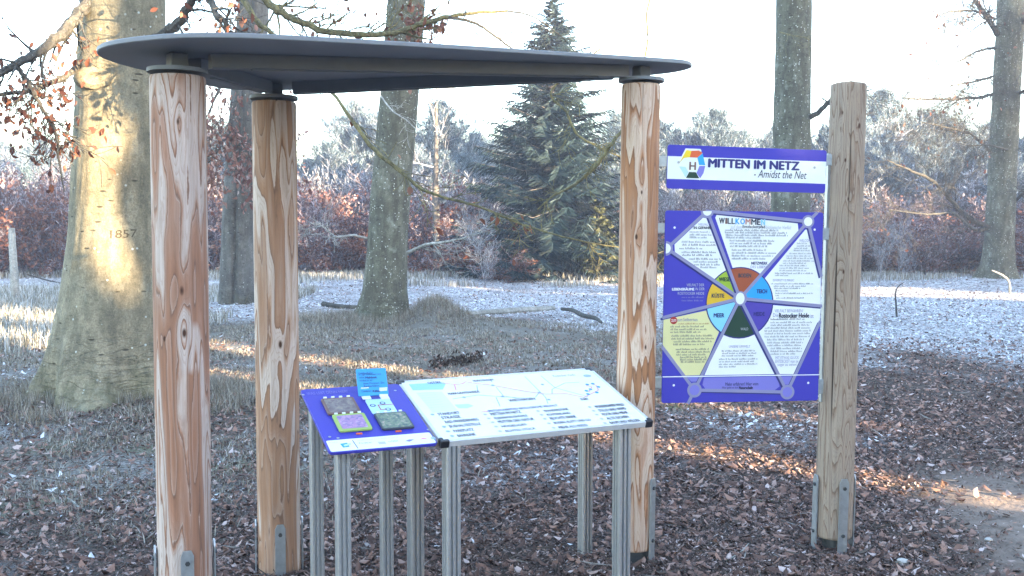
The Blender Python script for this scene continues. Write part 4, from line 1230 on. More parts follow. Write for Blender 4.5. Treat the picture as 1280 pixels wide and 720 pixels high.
ist.bars('small_print', rows([(902, 946, 439.6), (902.4, 946.6, 442.6), (902, 943.6, 445.6), (898.6, 947.6, 449.8), (898.6, 943.6, 453.0), (898.4, 947, 456.2), (898.4, 921.4, 459.4)]), hh * .85, ink)


def strip(thing, org, px0, py0, px1, py1, Y, t=.006, mat='galv', name='mounting_bracket'):
    a, c = P(px0, py1, Y), P(px1, py0, Y)
    return MB().box(((a.x + c.x) / 2, Y, (a.z + c.z) / 2), (abs(c.x - a.x), t, abs(c.z - a.z)), None, .001).build(name, M[mat], thing, False, org)


io = V3((1.07, 4.66, 0))
strip(head, io, 818, 195, 836, 208, YL + .011)
strip(head, io, 1029, 193, 1045, 207, YR + .011)
for a, e in ((279, 291), (471, 485)):
    strip(info, io, 816, a, 834, e, YL + .011)
strip(info, io, 1019, 285, 1041, 300, YR + .011); strip(info, io, 1016, 474, 1033, 492, YR + .011)
tp, bt = P(1036, 192, YR + .02), P(1026.5, 502, YR + .02)
MB().tube([bt, tp], .0125, 4).build('mounting_rail', M['galv'], info, False, io)

# ---- weathered post that carries the right-hand edge of both boards
spost = empty('sign_post', V3((1.56, 4.76, 0)))
bpy.context.view_layer.update()
tag(spost, 'weathered greenish brown round post at the right of the blue boards', 'post')
pd = log_post(P(1061, 105, 4.76), P(1041, 664, 4.76), .082, .0885, M['wood_d'], spost, 14, .065, 'post', .05, .012)
straps(pd, .16, 4, .0885, -.17, .30)
MB().tube([(0, 0, -.06), (0, 0, -.004)], .05, 18).build('post_shoe', M['shoe'], pd)
flush_text()

# ------------------------------------------------------------------ tilted map table
mt = Surf(P(552, 553, 3.81), P(816, 527, 4.22) - P(552, 553, 3.81), P(495, 477, 4.294) - P(552, 553, 3.81))
to = V3((.07, 4.25, 0))
table = empty('map_table', to)
bpy.context.view_layer.update()
tag(table, 'tilted white map board in a metal frame on slim aluminium legs', 'information table')
W, D = mt.q(816, 527)[0], mt.q(495, 477)[1]
mount(mt, table, 'map_board', [(.012, .012), (W - .012, .012), (W - .012, D - .012), (.012, D - .012)], .012, M['p_white'])
fr = MB()
for c, s_ in (((W / 2, .007, -.011), (W - .06, .014, .026)), ((W / 2, D - .007, -.011), (W - .06, .014, .026)), ((.007, D / 2, -.011), (.014, D - .06, .026)), ((W - .007, D / 2, -.011), (.014, D - .06, .026))):
    fr.box(c, s_, None, .002)
M['frame'] = plain('satin_aluminium_frame', (0.62, 0.64, 0.68), 0.5, 0.35)
o = fr.build('frame', M['frame'], table); o.matrix_local = table.matrix_world.inverted() @ mt.m
for cx_, cy_ in ((.0, .0), (W, 0), (0, D), (W, D)):
    sx, sy = (1 if cx_ == 0 else -1), (1 if cy_ == 0 else -1)
    b = MB(); b.box((cx_ + sx * .016, cy_ + sy * .006, -.0105), (.036, .018, .031), None, .003); b.box((cx_ + sx * .006, cy_ + sy * .022, -.0105), (.018, .02, .030), None, .003)
    o = b.build('corner_cap', M['black'], table); o.matrix_local = table.matrix_world.inverted() @ mt.m


def leg(thing, org, px, py, Y, w=.050, top_s=None, rot=25.5, foot=True):
    """slotted aluminium profile standing plumb from the ground to the underside of the board"""
    a = P(px, py, Y)
    d = V3((0, 0, 1)); zt = a.z
    if top_s is not None:
        s = top_s; t = (s.O - V3((a.x, a.y, 0))).dot(s.N) / s.N.z; zt = t - .032
    h = w / 2; dp = w * .22; c = w * .10; a0, a1 = w * .09, w * .24
    q = [(-h + c, -h), (-a1, -h), (-a1 + .001, -h + dp), (-a0 - .001, -h + dp), (-a0, -h), (a0, -h), (a0 + .001, -h + dp), (a1 - .001, -h + dp), (a1, -h), (h - c, -h), (h - c * .3, -h + c * .3), (h, -h + c)]
    out = []
    for k in range(4):
        m = Matrix.Rotation(k * math.pi / 2, 3, 'Z')
        out += [(m @ V3((x, y, 0))) for x, y in q]
    m = Matrix.Rotation(R_(rot), 3, 'Z')
    out = [(m @ p) + V3((a.x, a.y, 0)) for p in out]
    b = MB(); n = len(out); z0 = g1(a.x, a.y) - .1
    b.v = [(p.x, p.y, z0) for p in out] + [(p.x, p.y, zt) for p in out]
    b.f = [(j, (j + 1) % n, n + (j + 1) % n, n + j) for j in range(n)] + [tuple(range(n - 1, -1, -1)), tuple(n + j for j in range(n))]
    return b.build('leg', M['alu'], thing, False, org)


leg(table, to, 564, 600, 3.865, .060, mt); leg(table, to, 777, 600, 4.215, .060, mt)
leg(table, to, 731.5, 600, 4.64, .054, mt); leg(table, to, 519, 600, 4.285, .062, mt)

g = mt.poly
# the map picture: sea, roads, path, legend
mt.poly('map_ground', [(522, 480), (736, 466), (773, 506), (548, 527)], M['p_white'], .0004)
mt.poly('sea', [(511, 480.5), (555, 478), (557, 480), (553.5, 487), (516, 488)], M['p_sea'], .0008)
mt.poly('lake', [(568, 506), (585, 505), (592, 507.5), (584, 510.5), (573, 510.5)], M['p_cardl'], .0008)
mt.poly('district_shade', [(520, 491), (552, 489.5), (572, 513), (541, 516)], M['p_mapg'], .0006)
mt.strokes('road', [[(656, 471), (682, 497), (685, 505)], [(676, 470), (694, 485), (712, 490), (735, 496)], [(694, 485), (706, 479), (724, 478)], [(690, 492), (690, 487), (694, 485)],
                    [(615, 478), (614, 476), (612, 474)], [(596, 482), (597, 489)], [(620, 484), (629, 495), (645, 498)], [(566, 499), (598, 494), (625, 496), (664, 498.5)], [(620, 497), (625, 508)], [(669, 497), (674, 491)]], .0035, M['p_mapb'], .0012)
mt.strokes('trail', [[(553, 479), (568, 481), (570, 488)], [(568, 481), (578, 480), (582, 477.5), (590, 479), (610, 481), (660, 490), (682, 493), (708, 492.5), (730, 497), (742, 491), (748, 488), (745, 482), (738, 480)], [(736, 490), (740, 484), (732, 482)]], .0050, M['p_pink'], .0016)
for p in ((580, 497), (628, 496), (674, 491), (616, 482), (686, 500), (678, 481)): mt.disc('map_marker', p, .008, M['p_mapb'], .0019, n=12)
for p in ((734, 481), (741, 480), (748, 484), (738, 487), (733, 489), (735, 493), (746, 491)): mt.disc('map_marker', p, .009, M['p_card'], .0019, n=12)
mt.disc('map_badge', (734, 470), .020, M['p_mapb'], .0012, .014)
mt.text('OSTSEE', (535.5, 477.8, 553, 480.4), M['p_navy'], bold=.012)
mt.text('MARKGRAFENHEIDE', (561, 491.4, 603, 494.0), M['p_ink'], bold=.012)
mt.text('HINRICHSHAGEN', (592, 475.4, 619, 477.6), M['p_ink'], bold=.012)
mt.text('WIETHAGEN', (637.5, 499.6, 672.5, 502.8), M['p_ink'], bold=.012)
mt.text('Rostocker Heide', (692.5, 469.2, 722, 471.8), M['p_fade'])
mt.text('START', (727, 498.4, 737.5, 501.0), M['p_ink'], bold=.02)
mt.text('ENTDECKERPFAD BIOLOGISCHE VIELFALT', (611.5, 513.0, 705.5, 515.6), M['p_navy'], bold=.012)
mt.strokes('trail_key', [[(601.5, 515.4), (609.5, 514.8)]], .006, M['p_pink'], .0016)
leg_txt = [
    [(544.5, 519, 'STANDORT', 31), (549, 523.6, 'STRASSE', 27), (553.5, 528.8, 'RAD-/WANDERWEG', 48), (559, 534.2, 'BUSHALTESTELLE', 45), (564, 540, 'PARKPLATZ', 29), (569, 545.8, 'BAHNLINIE', 26)],
    [(610.5, 519.0, 'MITTEN IM NETZ', 44), (615, 523.8, 'FLEDERMAUSHÖHLE', 48), (620, 528.6, 'MUTTER DER NATUR', 52), (624, 534, 'HÜGELIGES', 36), (629, 539.8, 'ECHTES STÜCK', 44)],
    [(676.5, 514.6, 'WANDERDÜNE', 36), (681, 519.4, 'KÜSTENLAND', 34), (685, 524.4, 'FEUCHTE RINNE', 38), (690, 530, 'BODEN, BLATT UND CO', 54), (696, 535.6, 'MEHR ALS WALD', 42)],
    [(741, 509.6, 'WUNDERSAMER WALD', 43), (746, 514.4, 'STILLE UND WIND', 40), (750, 519.2, 'MOOR UND MEHR', 38), (756, 524.2, 'ALTE EICHEN', 32), (760, 529.6, 'BAUM UND WELLEN', 44)]]
for ci, col in enumerate(leg_txt):
    for (x, y, tx, wpx) in col:
        mt.text(tx, (x + 4, y - 2.4, x + 4 + wpx * .93, y + .9), M['p_ink'], bold=.012)
        if ci or y < 520 or y > 530: mt.disc('key_dot', (x - 4, y - .6), .0085, M['p_lgrey'] if ci else M['p_mapb'], .0012, n=14)
mt.bars('fine_print', [(523 + i * 2.3, 545 + i * 2.3, 492.5 + i * 3.0) for i in range(7)], .005, M['p_lgrey'])

# ------------------------------------------------------------------ blue desk with hinged picture flaps
ds = Surf(P(412, 566, 3.63), P(549.5, 554, 3.805) - P(412, 566, 3.63), P(374.5, 487, 4.085) - P(412, 566, 3.63))
do = V3((-.57, 3.95, 0))
desk = empty('flap_desk', do)
bpy.context.view_layer.update()
tag(desk, 'tilted blue desk with hinged picture flaps at the left of the map table', 'information table')
W3, D3 = ds.q(549.0, 554)[0], ds.q(374.5, 487)[1]
mount(ds, desk, 'desk_board', rrect(0, 0, W3 - .004, D3, .018), .012, M['p_blue'], .0015)
a = ds.q(409.5, 551)[1]
ds.poly('white_strip', rrect(.006, .004, W3 - .010, a, .008), M['p_white'], .0006, True)
ds.strokes('divider', [[(440.5, 550.5), (447.5, 560.8)]], .003, M['p_navy'], .001)
ds.poly('logo', [(425, 555), (434, 553.6), (437, 558.6), (429, 559.8)], M['p_card'], .001)
ds.poly('logo', [(429, 556.6), (438, 554), (438.6, 556.2), (431, 558.4)], M['p_cardl'], .0013)
ds.bars('sponsor_line', [(447, 502, 551.6), (411, 424, 554.6)], .006, M['p_lgrey'])
ds.text('Förderer', (449.5, 553.6, 466, 555.6), M['p_fade']); ds.poly('sponsor_mark', [(472, 552.6), (481, 552), (483, 555), (474, 555.6)], M['p_lgrey'], .001)
ds.bars('sponsor_line', [(486, 501, 553.2)], .011, M['p_mapb'])
ds.poly('sponsor_mark', [(506.5, 551.6), (511, 549.6), (518, 549.4), (512, 552.4)], M['p_fade'], .001)
ds.poly('sponsor_mark', [(524, 549.8), (529, 547.2), (535, 548.6)], M['p_pink'], .001)
ds.disc('sponsor_mark', (541.6, 547.8), .010, M['p_mapb'], .001)
ds.text('WAS LEBT DENN HIER?', (384, 491, 437, 494.4), M['p_lav'])
for p in ((379, 494), (412, 546.6), (422.5, 548), (535, 537.6), (494, 488.6)): ds.disc('screw_head', p, .006, M['galv'], .002, n=10)


def flap(pts, mat, nm, z=.010, t=.008):
    q = [ds.q(*p) for p in pts]
    c = (sum(p[0] for p in q) / 4, sum(p[1] for p in q) / 4)
    us = [p[0] for p in q]; vs2 = [p[1] for p in q]
    # square up the flap on the desk
    u0, u1 = (q[0][0] + q[3][0]) / 2, (q[1][0] + q[2][0]) / 2
    v1, v0 = (q[0][1] + q[1][1]) / 2, (q[2][1] + q[3][1]) / 2
    o = MB().prism(rrect(u0, v0, u1, v1, .008, 3), z - t, z, .001).build(nm, mat, desk)
    o.matrix_local = desk.matrix_world.inverted() @ ds.m
    return o, (u0, v0, u1, v1)


def face(parent, r, ins, mat, z, name='picture'):
    return MB().flat(rrect(r[0] + ins, r[1] + ins, r[2] - ins, r[3] - ins, .004, 3), z).build(name, mat, parent)


f1, r1 = flap([(399.8, 501.5), (442, 498), (450.5, 517.5), (411, 520)], M['p_brown'], 'picture_flap'); f1['label'] = 'brown flap with a dusky meadow picture'
face(f1, r1, .010, M['ph_meadow'], .0106)
f2, r2 = flap([(414, 521.5), (454, 518), (466.6, 538.5), (425, 541.5)], M['p_green'], 'picture_flap'); f2['label'] = 'flap with a green border around violet flowers'
face(f2, r2, .014, M['ph_heather'], .0106)
f3, r3 = flap([(455.5, 501.5), (486, 499), (497.5, 516.5), (466.2, 518.5)], M['p_cardl'], 'answer_plate', .006, .005); f3['label'] = 'pale blue plate laid open by the raised flap'
sv = ds.board; ds.board = f3
for p in ((465.8, 508.6), (478, 505.6), (485, 513.2)):
    ds.disc('ring_mark', p, .012, M['p_navy'], .0066, n=18); ds.disc('ring_mark', p, .0075, M['p_cardl'], .0070, n=16)
ds.strokes('link_line', [[(492, 507), (472.5, 508), (476, 514), (483, 513)]], .004, M['p_red'], .0066)
ds.board = sv
f4, r4 = flap([(465.7, 519.5), (505.6, 516.6), (518.6, 536.2), (479, 539)], M['p_dark'], 'picture_flap'); f4['label'] = 'dark flap with a flower meadow picture'
face(f4, r4, .006, M['ph_flowers'], .0106)
for p in ((449, 542.6), (498, 539.6)):
    q = ds.q(*p); o = MB().box((q[0], q[1], .002), (.024, .010, .004), None, .001).build('finger_tab', M['p_orange'], desk); o.matrix_local = desk.matrix_world.inverted() @ ds.m
# raised flap: leans a little back from plumb on its hinge line
h0, h1 = ds.m @ V3((*ds.q(448.2, 498.6), .012)), ds.m @ V3((*ds.q(486.3, 496.6), .012))
upv = P(443.2, 461.4, h0.y + .045) - h0
us = Surf(h0, h1 - h0, upv)
Wf, Hf = us.q(486.4, 497)[0], us.q(443.2, 461.4)[1]
o = MB().prism(rrect(0, 0, Wf, Hf, .004, 3), -.008, 0, .001).build('raised_flap', M['p_card'], desk)
o.matrix_local = desk.matrix_world.inverted() @ us.m
o['label'] = 'bright blue flap folded up on its white hinges'
us.board = o
for tx, x0, x1, y, bd in (('Goldlaufkäfer', 448, 466, 467.4, 0), ('Er jagt Schnecken und', 448.5, 476, 469.6, 0), ('seine', 449, 455.5, 472.6, 0), ('Mahlzeit', 457, 471, 472.8, .035), ('verdaut er vor', 449.5, 466, 476.4, 0),
                          ('dem Fressen. Ein', 454, 480.5, 480.2, 0), ('Räuberleben', 455, 474, 483.6, 0), ('Goldener', 452, 464.5, 489.8, 0), ('Käfer', 466, 475.5, 489.6, .035)):
    us.text(tx, (x0, y - 2.0, x1, y + .6), M['p_navy'], .0012, bd)
for px in (457, 480):
    q = ds.q(px, 498); b = MB(); b.box((q[0], q[1] - .006, .0085), (.036, .034, .005), None, .001); b.tube([(q[0] - .018, q[1] + .012, .010), (q[0] + .018, q[1] + .012, .010)], .0055, 8)
    b.box((q[0], q[1] + .0215, .024), (.034, .004, .03), Matrix.Rotation(-.1, 3, 'X'), .001)
    o = b.build('hinge', M['p_white'], desk); o.matrix_local = desk.matrix_world.inverted() @ ds.m
for r in (r1, r2, r4):
    for k in range(4):
        u = r[0] + (r[2] - r[0]) * (.14 + .24 * k)
        o = MB().tube([(u - .006, r[3] + .004, .010), (u + .006, r[3] + .004, .010)], .005, 8).build('flap_ring', M['p_white'], desk); o.matrix_local = desk.matrix_world.inverted() @ ds.m
leg(desk, do, 396, 640, 4.06, .052, ds, 20); leg(desk, do, 428.5, 640, 3.72, .054, ds, 20)
leg(desk, do, 483, 640, 4.20, .052, ds, 20)
flush_text()
# carving in the beech bark
cu = bpy.data.curves.new('txt', 'FONT'); cu.body = '1857'; cu.resolution_u = 5
o = bpy.data.objects.new('txt', cu); COL.objects.link(o); bpy.context.view_layer.update()
me = bpy.data.meshes.new_from_object(o.evaluated_get(bpy.context.evaluated_depsgraph_get())); bpy.data.objects.remove(o)
rng = np.random.default_rng(2); co = np.array([v.co for v in me.vertices]); mn, mx = co.min(0), co.max(0)
for v in me.vertices:
    jx, jy = rng.normal(0, .18, 2)
    q = on_bark(jx + 138 + (v.co.x - mn[0]) / (mx[0] - mn[0]) * 33, jy + 298 - (v.co.y - mn[1]) / (mx[1] - mn[1]) * 10 - (v.co.x - mn[0]) / (mx[0] - mn[0]) * 1.5, .004)
    v.co = q - beech.org
me.materials.clear()
link('carved_number', me, M['carve'], beech.thing)

def foot_grass(T, r0, r1, n, hgt, label, rng):
    a = rng.uniform(0, 6.283, n); r = rng.uniform(r0, r1, n) ** 1.0
    x = T.x + np.cos(a) * r; y = T.y + np.sin(a) * r * .8
    k = fbm(x * 3, y * 3, 93, 3) > .42; x, y = x[k], y[k]; n = len(x)
    h = hgt * rng.uniform(.4, 1.2, n); b = rng.uniform(0, 6.283, n); l = h * np.abs(rng.normal(.5, .5, n))
    c = np.stack([x, y, gz(x, y)], 1); d = np.stack([np.cos(b), np.sin(b), 0 * b], 1); s = np.stack([-np.sin(b), np.cos(b), 0 * b], 1) * .0035
    up = np.array([[0, 0, 1.0]]); t = c + up * h[:, None] + d * l[:, None]
    V = np.stack([c - s, c + s, t], 1).reshape(-1, 3)
    tag(link('tussock_grass', np_mesh('tussock_grass', V, np.arange(len(V)).reshape(-1, 3)), M['turf']), label, None, None, 'stuff')


foot_grass(beech.base, .62, 1.5, 9000, .13, 'frosted tussocks round the foot of the carved beech', np.random.default_rng(51))
foot_grass(lichen.base, .40, 1.4, 7000, .16, 'frosted tussocks round the foot of the leaning trunk', np.random.default_rng(52))


# ------------------------------------------------------------------ plants of the wood behind
def mk_shrub(seed, H, nst, lvl, spread, leaves, leafsize, smat, lmat, kids=3, r=.022, up=.10, rmin=.006, wig=.2):
    rn = random.Random(seed); rng = np.random.default_rng(seed); segs, tips = [], []
    for k in range(nst):
        a = rn.uniform(0, 6.283)
        p = (math.cos(a) * rn.random() * .35 * spread, math.sin(a) * rn.random() * .35 * spread, -.05)
        branchy(rn, p, (math.cos(a) * .45 * spread, math.sin(a) * .45 * spread, 1), H * rn.uniform(.55, .95), r * rn.uniform(.7, 1.2), lvl, segs, tips, up, wig, kids, .75, .5, 5, rmin)
    z = np.array([s[1].z for s in segs]).max()
    k = H / z
    segs = [(a * k, b * k, c, d) for a, b, c, d in segs if b.z > .02]
    sm_ = seg_mesh('twigs', segs, 3); sm_.materials.append(M[smat])
    lm = None
    if leaves:
        T = np.array([t for t in tips]) * k
        T = T[rng.integers(0, len(T), max(8, leaves // 16))]
        T = T[rng.integers(0, len(T), leaves)] + rng.normal(0, 1, (leaves, 3)) * np.array([.17, .17, .09])
        T = T[T[:, 2] > .1]
        lm = leaves_mesh('leaves', T, leafsize, rng, .62, .3); lm.materials.append(M[lmat])
    return sm_, lm, H


def needle_spray(p, d, side, n, L, w, rng, out):
    """flat spray of drooping twiglets along one side branch"""
    for k in range(n):
        f = (k + .5) / n
        c = p + d * f
        s_ = side * (1 if k % 2 else -1)
        e = c + (s_ * .75 + d / (np.linalg.norm(d) + 1e-6) * .55) * L * (1 - .55 * f) * rng.uniform(.7, 1.2) + np.array([0, 0, -1]) * L * rng.uniform(.1, .5)
        t = np.array([rng.normal(0, .3), rng.normal(0, .3), 1.0]) * w
        out.append((c - t * .5, c + t * .5, e + t * .25, e - t * .25))


def mk_spruce(seed, H, R0, step=.26, per=8, mat='needles', power=.85, spr=12, wid=.05, bare=.0, up_tip=.10, loose=1.0):
    rng = np.random.default_rng(seed); quads, segs = [], []
    z = .25 + bare
    while z < H - .1:
        f = z / H
        L0 = R0 * (1 - f) ** power + .10
        for k in range(per if f < .85 else 5):
            a = rng.uniform(0, 6.283); L = L0 * rng.uniform(.55, 1.15) * (1 if rng.random() > .12 * loose else .6)
            u = np.array([math.cos(a), math.sin(a), 0]); sd = np.array([-math.sin(a), math.cos(a), 0])
            drp = (.30 * (1 - f) - .35 * f) * L
            m = u * L * .55 + np.array([0, 0, -drp * .9]); e = u * L + np.array([0, 0, -drp + up_tip * L])
            p0 = np.array([0, 0, z + rng.normal(0, .06)])
            segs.append((V3(p0), V3(p0 + m), .022 * (1 - f) + .006, .012)); segs.append((V3(p0 + m), V3(p0 + e), .012, .004))
            ns = max(3, int(spr * L / R0) + 2)
            for (q, dd) in ((p0 + m * .18, m * .82), (p0 + m, e - m)):
                needle_spray(q, dd, sd, ns, .34 * L0 ** .5, wid * 2.2, rng, quads)
                needle_spray(q + np.array([0, 0, -.03]), dd, sd * .5 + np.array([0, 0, -.4]), ns // 2 + 1, .26 * L0 ** .5, wid * 2, rng, quads)
        z += step * rng.uniform(.7, 1.3) * (1 - .35 * f)
    V = np.array(quads).reshape(-1, 3); F = np.arange(len(V)).reshape(-1, 4)
    fm = np_mesh('needles', V, F); fm.materials.append(M[mat])
    st = [(V3((0, 0, -.1 + H * i / 8)), V3((0, 0, -.1 + H * (i + 1) / 8)), H * .0135 * (1 - i / 8.3), H * .0135 * (1 - (i + 1) / 8.3)) for i in range(8)]
    tm = seg_mesh('trunk', st, 7); tm.materials.append(M['bark_far'])
    bm_ = seg_mesh('branches', segs, 3); bm_.materials.append(M['twig'])
    return tm, fm, bm_, H


def mk_pine(seed, H, R0, mat='pine', bare=.12, per=6, tuft=12, nl=.24):
    rng = np.random.default_rng(seed); rn = random.Random(seed); segs, tri = [], []
    z = H * bare
    bend = rng.normal(0, .05, 2)
    while z < H:
        f = (z - H * bare) / (H * (1 - bare))
        L0 = R0 * (1 - f) ** .75 * (.7 + .5 * min(1, f * 4)) + .07
        for k in range(per if f < .8 else 3):
            a = rng.uniform(0, 6.283); L = L0 * rng.uniform(.3, 1.45)
            p = V3((bend[0] * z, bend[1] * z, z)); d = V3((math.cos(a), math.sin(a), .35 + .8 * f))
            st = []; tp = []
            branchy(rn, p, d, L, .02, 1, st, tp, .20, .16, 2, .7, .5, 4, .006)
            segs += st
            for t in tp + [s[1] for s in st[1::3]]:
                c = np.array(t)
                n_ = tuft
                dv = rng.normal(0, 1, (n_, 3)) * .8; dv[:, 2] += 1.5; dv += np.array([math.cos(a), math.sin(a), 0]) * .5
                dv /= np.linalg.norm(dv, axis=1)[:, None]
                sd = np.cross(dv, rng.normal(0, 1, (n_, 3))); sd /= np.linalg.norm(sd, axis=1)[:, None] + 1e-9
                b = c + rng.normal(0, .05, (n_, 3))
                nlk = nl * (1 - .45 * f)
                tri.append(np.stack([b - sd * .008, b + sd * .008, b + dv * nlk * rng.uniform(.6, 1.2, (n_, 1))], 1))
        z += .36 * rng.uniform(.5, 1.5) * (1 - .6 * f)
    V = np.concatenate(tri).reshape(-1, 3); F = np.arange(len(V)).reshape(-1, 3)
    fm = np_mesh('needles', V, F); fm.materials.append(M[mat])
    st = [(V3((bend[0] * H * i / 6, bend[1] * H * i / 6, -.1 + H * i / 6)), V3((bend[0] * H * (i + 1) / 6, bend[1] * H * (i + 1) / 6, -.1 + H * (i + 1) / 6)), H * .014 * (1 - i / 6.5), H * .014 * (1 - (i + 1) / 6.5)) for i in range(6)]
    tm = seg_mesh('trunk', st, 7); tm.materials.append(M['bark_far'])
    bm_ = seg_mesh('branches', segs, 3); bm_.materials.append(M['frost_twig'])
    return tm, fm, bm_, H


KIND = {
    'copper': [mk_shrub(s, 3.4, 5, 3, 1.0, 2200, .125, 'frost_twig_red', 'copper', 2, .032, rmin=.009) for s in (101, 102, 122)],
    'copperf': [mk_shrub(s, 3.2, 5, 3, 1.15, 1700, .12, 'frost_twig_red', 'copperf', 2, .030, rmin=.009) for s in (103, 104, 123)],
    'frost': [mk_shrub(s, 3.4, 6, 3, 1.0, 0, 0, 'frost_twig', None, 3, .030, .12, .010) for s in (105, 106, 121)],
    'lilac': [mk_shrub(s, 3.0, 6, 3, 1.2, 500, .11, 'frost_twig_red', 'copperf', 3, .028, .08, .009) for s in (107, 108, 124)],
    'birch': [mk_shrub(s, 4.2, 1, 3, .25, 0, 0, 'frost_twig', None, 3, .035, .16, .006, .10) for s in (109, 110)],
    'pine': [mk_pine(s, 5.6, r_) for s, r_ in ((111, 1.7), (112, 1.35), (113, 2.0), (118, 1.5))],
    'spruce': [mk_spruce(115, 9.3, 3.8, .16, 13, spr=36, wid=.017, power=.92, loose=3.0)],
    'youngspruce': [mk_spruce(116, 3.2, 1.1, .2, 8, 'yellowgreen', spr=9, wid=.03)],
    'screen': [mk_spruce(117, 12.0, 2.4, .28, 17, 'needles', .62, 10, .19)],
}
NAME = dict(copper='copper_beech_bush', copperf='frosted_beech_bush', frost='frosted_bush', lilac='reddish_bush', birch='birch_sapling', pine='frosted_pine',
            spruce='spruce_tree', youngspruce='young_spruce', screen='spruce_tree')
DESC = dict(copper='copper-leaved young beech', copperf='frosted beech bush, faded brown leaves', frost='bare bush white with frost', lilac='bare reddish frosted bush',
            birch='slim bare sapling with frosted twigs', pine='blue-grey frosted pine')
GROUP = dict(copper='copper-leaved beeches of the wood edge', copperf='frosted beech bushes of the wood edge', frost='hoar-frosted bushes', lilac='reddish frosted bushes', birch='bare saplings', pine='frosted pines behind the bushes', screen='spruces behind the viewpoint')


def zone_of(px):
    for lim, nm in ((118, 'left of the carved beech'), (258, 'behind the carved beech'), (365, 'between the left posts'), (465, 'left of the leaning trunk'),
                    (600, 'right of the leaning trunk'), (775, 'around the dark spruce'), (832, 'behind the third post'), (965, 'behind the blue boards'), (1085, 'behind the sign post'),
                    (1205, 'left of the far beech'), (5000, 'at the far right')):
        if px < lim: return nm


PR = random.Random(12)
PL, PL2 = [], []


def plant(kind, x, y, h, label=None, cat=None, sx=1.0, rot=None, group=True):
    v = PR.choice(KIND[kind])
    t = empty(NAME[kind], V3((x, y, g1(x, y) - .03)))
    k = h / v[-1]
    t.scale = (k * sx, k * sx, k)
    t.rotation_euler = (PR.gauss(0, .03), PR.gauss(0, .03), PR.uniform(0, 6.28) if rot is None else rot)
    if len(v) == 3:
        tag(link('twigs', v[0], None, t), kind='stuff')
        if v[1]: tag(link('leaves', v[1], None, t), kind='stuff')
    else:
        link('trunk', v[0], None, t)
        tag(link('needles', v[1], None, t), kind='stuff'); tag(link('branches', v[2], None, t), kind='stuff')
    tag(t, label, cat or ('bush' if kind in ('copper', 'copperf', 'frost', 'lilac') else 'tree'), GROUP.get(kind) if group else None)
    return t


def hpx(py, Y): return (285 - py) * Y / FOC + EYE


ROWS = {}
for kind, Y, lst in (
    # front row at the wood edge
    ('copper', 31.5, [(-25, 205), (22, 218), (62, 205), (100, 222), (405, 262), (440, 250), (532, 262), (572, 246), (598, 268), (1290, 260)]),
    ('copperf', 33.0, [(2, 173), (45, 203), (265, 213), (300, 203), (385, 223), (425, 210), (452, 218), (520, 228), (556, 210), (630, 268), (800, 240), (850, 240), (890, 234), (940, 238), (1030, 240), (1110, 243), (1150, 250), (1180, 246)]),
    ('lilac', 34.5, [(-45, 203), (80, 193), (240, 203), (318, 223), (372, 216), (470, 223), (590, 220), (655, 263), (780, 246), (830, 232), (870, 224), (915, 234), (975, 228), (1010, 234), (1088, 224), (1125, 234), (1165, 238), (1208, 228), (1250, 238), (1300, 224)]),
    ('frost', 36.5, [(-20, 182), (30, 192), (118, 182), (200, 182), (280, 177), (395, 207), (430, 197), (500, 202), (535, 192), (575, 197), (612, 204), (640, 207), (810, 217), (845, 214), (905, 207), (955, 217), (1000, 212), (1095, 207), (1135, 202), (1180, 214), (1225, 197), (1270, 202), (1310, 192)]),
    ('pine', 41.0, [(-30, 172), (60, 178), (150, 165), (255, 158), (310, 172), (378, 208), (404, 186), (452, 135), (500, 150), (545, 132), (572, 160), (598, 172), (622, 190), (650, 175), (790, 150), (838, 156), (868, 146), (900, 166), (936, 172), (968, 160), (1020, 165), (1052, 150), (1095, 118), (1131, 148), (1160, 172), (1190, 150), (1222, 160), (1262, 168), (1295, 150)]),
    ('frost', 43.5, [(-40, 178), (20, 186), (70, 182), (130, 172), (230, 168), (292, 176), (360, 206), (415, 196), (440, 172), (484, 160), (516, 166), (560, 172), (592, 178), (632, 186), (760, 168), (822, 158), (858, 166), (888, 160), (925, 176), (950, 168), (1015, 172), (1075, 140), (1112, 150), (1146, 162), (1176, 164), (1212, 158), (1245, 164), (1285, 158)]),
    ('pine', 38.0, [(-15, 205), (40, 212), (395, 222), (440, 200), (530, 182), (562, 196), (590, 200), (618, 210), (800, 205), (850, 205), (905, 200), (1022, 196), (1086, 168), (1112, 172), (1140, 186), (1170, 178), (1205, 182), (1235, 186), (1285, 182)]),
    ('pine', 50.0, [(-60, 185), (10, 188), (100, 180), (200, 172), (285, 182), (350, 202), (420, 206), (475, 178), (525, 170), (585, 186), (640, 196), (680, 186), (740, 180), (815, 172), (855, 170), (885, 160), (918, 178), (952, 184), (1000, 176), (1075, 165), (1112, 160), (1147, 176), (1175, 180), (1205, 172), (1240, 176), (1280, 178), (1330, 170)])):
    for i, (px, py) in enumerate(lst):
        yy = Y + PR.uniform(-1.4, 1.4)
        x = (px - 640) / FOC * yy
        h = max(.7, hpx(py, yy))
        size = 'low' if h < 2.2 else ('tall' if h > 4.4 else 'middling')
        sx = 1.25 if kind in ('pine',) else max(1.0, min(1.8, 3.0 / h))
        where = zone_of(px)
        row = ', back row' if Y > 45 else ''
        o = plant(kind, x, yy, h, None, None, sx * PR.uniform(.9, 1.15))
        PL.append((px, o, f"{size} {DESC[kind]} {where}{row}"))
from collections import defaultdict
dd = defaultdict(list)
for px, o, lb in PL: dd[lb].append((px, o))
